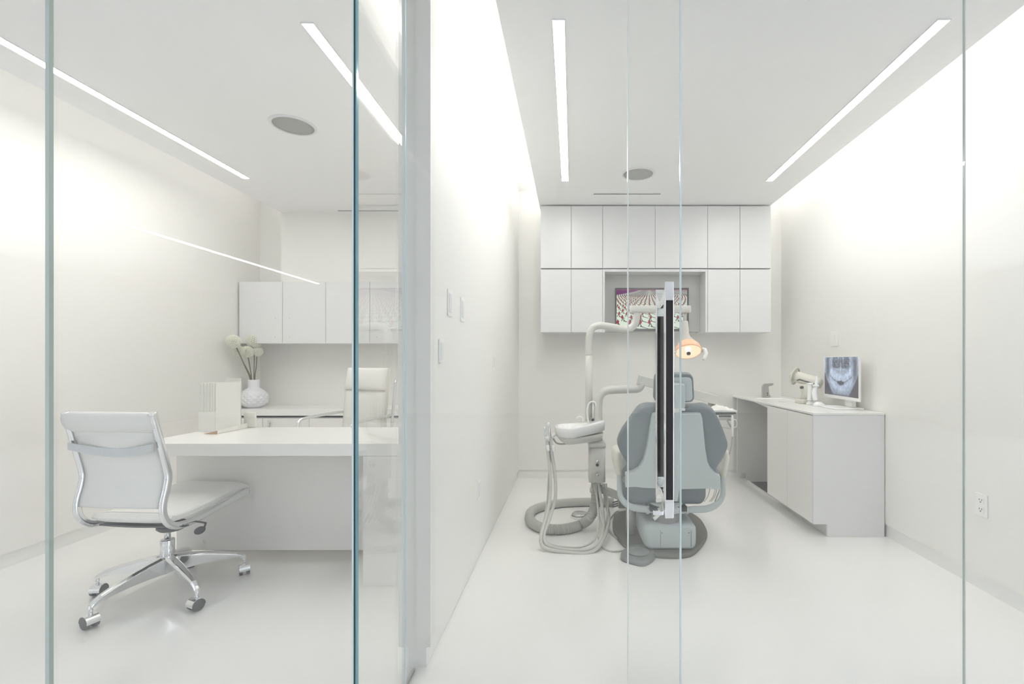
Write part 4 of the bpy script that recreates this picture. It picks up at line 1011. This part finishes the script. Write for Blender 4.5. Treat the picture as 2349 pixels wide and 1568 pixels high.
# ------------------------------------------------------------------ office chairs
def star_base(t, cx, cy, angles, r=0.335, zh=0.19, parts_mat='chrome'):
    T('gas_column', [Vector((cx, cy, 0.27)), Vector((cx, cy, 0.40))], 0.0135, M['chrome'], t, 18)
    LA('hub_sleeve', (cx, cy, 0.175), [(0.0, -0.055), (0.017, -0.055), (0.018, -0.01), (0.030, 0.0), (0.031, 0.10), (0.029, 0.105), (0, 0.105)], M['chrome'], t, 28)
    for ang in angles:
        a_ = math.radians(ang); d = Vector((math.cos(a_), math.sin(a_), 0)); s = Vector((-d.y, d.x, 0)); c0 = Vector((cx, cy, 0))
        bm = bmesh.new(); lp = []
        for f in (0.03, 0.12, 0.3, 0.5, 0.7, 0.88, 0.97, 1.0):
            wd = 0.026*(1-f)+0.013*f; zt_ = 0.200-0.082*f**1.5 if f < 0.97 else 0.118-(0.004 if f < 1 else 0.014)
            hh = (0.075*(1-f)**1.1+0.022)
            p = c0+d*(f*r)
            lp.append([p+s*wd*0.55+Vector((0,0,zt_)), p+s*wd+Vector((0,0,zt_-0.010)), p+s*wd*0.75+Vector((0,0,zt_-hh)), p-s*wd*0.75+Vector((0,0,zt_-hh)), p-s*wd+Vector((0,0,zt_-0.010)), p-s*wd*0.55+Vector((0,0,zt_))])
        loft(bm, lp, smooth=False); leg = mesh_obj('leg', bm, M[parts_mat], t, 0.002)
        e = c0+d*r*0.985; ca = a_+random.uniform(-0.7, 0.7) + 0.5
        w_ = Vector((math.cos(ca), math.sin(ca), 0)); fw = Vector((-w_.y, w_.x, 0))
        wc = e-fw*0.006+Vector((0,0,0.0295))
        bm = bmesh.new(); tube(bm, [e+Vector((0,0,0.102)), e+Vector((0,0,0.055))], 0.008, 10)
        cst = mesh_obj('caster', bm, M['chrome'], leg)
        bm = bmesh.new(); tube(bm, [wc-w_*0.024, wc-w_*0.009], 0.0285, 24); tube(bm, [wc+w_*0.009, wc+w_*0.024], 0.0285, 24); mesh_obj('wheels', bm, M['dgrey'], cst)
        bm = bmesh.new(); ring = []
        for k in range(13):
            t_ = -0.45+k/12*(PI+0.9); rad = fw*math.cos(t_)+Vector((0,0,1))*math.sin(t_)
            ring.append([bm.verts.new(wc+rad*0.0315+w_*q) for q in (-0.025, 0.025)] + [bm.verts.new(wc+rad*0.0295+w_*q) for q in (0.025, -0.025)])
        for r0_, r1_ in zip(ring[1:-1], ring[2:-1]):
            for k in range(4): bm.faces.new((r0_[k], r0_[(k+1)%4], r1_[(k+1)%4], r1_[k]))
        mesh_obj('hood', bm, M['chrome'], cst)

oc = thing('office_chair', 'white leather office chair with chrome frame and wheels, back towards the glass', 'office chair', (-2.10, 2.445, 0))
star_base(oc, -2.105, 2.445, (-30, 42, 114, 186, 258))
yaw = math.radians(-4); CXo, CYo = -2.142, 2.24
def OC(x, y, z):   # chair frame: x to the right, y forward from the back
    return Vector((CXo+x*math.cos(yaw)-(y-0)*math.sin(yaw), CYo+x*math.sin(yaw)+y*math.cos(yaw), z))
prof = [(-0.063, 0.966), (-0.045, 0.90), (-0.020, 0.80), (0.008, 0.69), (0.014, 0.65), (0.006, 0.60), (-0.010, 0.54), (-0.012, 0.49), (0.004, 0.445), (0.04, 0.412), (0.09, 0.400), (0.17, 0.402), (0.30, 0.420), (0.42, 0.437), (0.515, 0.450)]
sp = smooth_path([Vector((0, y, z)) for y, z in prof], 5)
for s in (-1, 1):
    bm = bmesh.new(); tube(bm, [OC(s*0.218, p.y, p.z) for p in sp], 0.0125, 12, flat=1.5); mesh_obj('side_frame', bm, M['chrome'], oc)
def sheet(name, pts, w2, th, mat, parent, F, puff=0.0, bulge=0.0):
    bm = bmesh.new(); n = len(pts); nx = 14; top_, bot_ = [], []
    for i, p in enumerate(pts):
        d = (pts[min(i+1, n-1)]-pts[max(i-1, 0)]).normalized(); nr = Vector((0, -d.z, d.y))
        e = math.sin(PI*i/(n-1))**0.35 if puff else 1
        rt, rb = [], []
        for k in range(nx+1):
            x = -w2+2*w2*k/nx; g = (1-abs(2*k/nx-1)**6) if puff else 1
            sag = bulge*(1-(2*k/nx-1)**2)
            tt = th*(0.35+0.65*e*g) if puff else th
            rt.append(bm.verts.new(F(x, (p+nr*(tt/2+sag)).y, (p+nr*(tt/2+sag)).z))); rb.append(bm.verts.new(F(x, (p-nr*(tt/2-sag)).y, (p-nr*(tt/2-sag)).z)))
        top_.append(rt); bot_.append(rb)
    for i in range(n-1):
        for k in range(nx):
            bm.faces.new((top_[i][k], top_[i][k+1], top_[i+1][k+1], top_[i+1][k])).smooth = True
            bm.faces.new((bot_[i][k+1], bot_[i][k], bot_[i+1][k], bot_[i+1][k+1])).smooth = True
        for k in (0, nx): bm.faces.new((top_[i][k], bot_[i][k], bot_[i+1][k], top_[i+1][k]))
    for i in (0, n-1):
        for k in range(nx): bm.faces.new((top_[i][k], top_[i][k+1], bot_[i][k+1], bot_[i][k]))
    return mesh_obj(name, bm, mat, parent)
sheet('backrest', [p for p in sp if p.z > 0.50 and p.y < 0.03 and p.z < 0.93], 0.212, 0.006, M['leather'], oc, OC, bulge=-0.012)
seatp = smooth_path([Vector((0, y, z)) for y, z in ((0.045, 0.448), (0.06, 0.440), (0.12, 0.436), (0.25, 0.447), (0.40, 0.466), (0.48, 0.478), (0.525, 0.470), (0.538, 0.452))], 4)
sheet('seat', seatp, 0.206, 0.062, M['leather'], oc, OC, puff=1)
bm = bmesh.new(); lp = []
for k in range(13):
    x = -0.224+0.448*k/12; e = 0.80 if k in (0, 12) else 1
    lp.append([OC(x, -0.054+0.030*e*math.cos(t)*0.9+0.25*0.052*math.sin(t)*-1, 0.918+0.050*e*math.sin(t)) for t in [2*PI*q/20 for q in range(20)]])
loft(bm, lp); mesh_obj('head_roll', bm, M['leather'], oc)
bm = bmesh.new(); lp = []
for k in range(15):
    f = k/14; x = -0.21+0.42*f; sg = 0.030*math.sin(PI*f)
    lp.append([OC(x, 0.018+sg+dy, z_) for dy, z_ in ((-0.008, 0.822-0.028*math.sin(PI*f)), (0.0, 0.822-0.028*math.sin(PI*f)), (0.0, 0.79-0.036*math.sin(PI*f)), (-0.008, 0.79-0.036*math.sin(PI*f)))])
loft(bm, [[q+Vector((0, -0.075, 0)) for q in l] for l in lp], smooth=False); mesh_obj('back_brace', bm, M['satin'], oc)
bm = bmesh.new(); lp = []
for k in range(9):
    f = k/8; x = -0.19+0.38*f
    lp.append([OC(x, 0.06+dy, 0.394-0.006*math.sin(PI*f)+dz) for dy, dz in ((0, 0), (0.10, 0), (0.10, 0.009), (0, 0.009))])
loft(bm, lp, smooth=False); mesh_obj('seat_brace', bm, M['dgrey'], oc, 0.002)
LA('tilt_mechanism', (-2.045, 2.40, 0.345), [(0, 0), (0.05, 0.0), (0.062, 0.012), (0.062, 0.035), (0, 0.035)], M['dgrey'], oc, 20)
T('lever_rod', [P(432, 1194, 2.40), P(455, 1196, 2.38), P(472, 1199, 2.36), P(469, 1208, 2.36)], 0.005, M['black'], oc, 8)
bm = bmesh.new(); loft(bm, [[P(458+12*s*math.cos(t)*1.15+5*0, 1216+9*s*math.sin(t)-4*s*math.cos(t), 2.36+y) for t in [2*PI*q/16 for q in range(16)]] for s, y in ((0.8, -0.012), (1, -0.008), (1, 0.006), (0.8, 0.010))])
mesh_obj('lever_paddle', bm, M['black'], oc)

ex = thing('executive_chair', 'high-backed cream leather chair with chrome arms behind the desk', 'office chair', (-1.64, 3.38, 0))
star_base(ex, -1.64, 3.38, (-100, -28, 44, 116, 188), 0.32)
yw = math.radians(156)
EX0, EY0 = -1.67, 3.38
def EC(x, y, z): return Vector((EX0+x*math.cos(yw)-y*math.sin(yw), EY0+x*math.sin(yw)+y*math.cos(yw), z))
def epad(name, y0, z0, y1, z1, w2, th, puffz=3):
    pts = smooth_path([Vector((0, y0, z0)), Vector((0, (y0+y1)/2, (z0+z1)/2)), Vector((0, y1, z1))], 7)
    return sheet(name, pts, w2, th, M['cream'], ex, EC, puff=1)
epad('back_cushion', -0.185, 0.45, -0.235, 0.985, 0.212, 0.075)
epad('head_cushion', -0.225, 0.982, -0.255, 1.15, 0.208, 0.085)
sheet('seat', smooth_path([Vector((0, -0.22, 0.47)), Vector((0, 0.0, 0.47)), Vector((0, 0.24, 0.48)), Vector((0, 0.27, 0.46))], 6), 0.215, 0.075, M['cream'], ex, EC, puff=1)
for s in (-1, 1):
    bm = bmesh.new(); tube(bm, smooth_path([EC(s*0.228, -0.300, 1.06), EC(s*0.228, -0.275, 0.85), EC(s*0.228, -0.245, 0.6), EC(s*0.228, -0.20, 0.45), EC(s*0.228, -0.1, 0.41), EC(s*0.225, 0.22, 0.43)], 5), 0.010, 10); mesh_obj('side_frame', bm, M['chrome'], ex)
    bm = bmesh.new(); tube(bm, smooth_path([EC(s*0.235, -0.262, 0.80), EC(s*0.262, -0.22, 0.805), EC(s*0.272, -0.10, 0.80), EC(s*0.270, 0.06, 0.79), EC(s*0.266, 0.12, 0.775), EC(s*0.255, 0.14, 0.72), EC(s*0.238, 0.16, 0.52), EC(s*0.23, 0.14, 0.43)], 5), 0.011, 10); mesh_obj('armrest', bm, M['chrome'], ex)
LA('tilt_mechanism', (-1.64, 3.38, 0.37), [(0, 0), (0.05, 0.0), (0.07, 0.02), (0.07, 0.05), (0, 0.05)], M['dgrey'], ex, 20)

# screens and the small lamp glow softly; only the ceiling fixtures are sampled as lights
for m in bpy.data.materials:
    if m.name.startswith('picture_') or m.name in ('xray_screen', 'tv_picture', 'lamp_glow', 'lamp_bulb', 'peach_reflector'):
        m.cycles.emission_sampling = 'NONE'
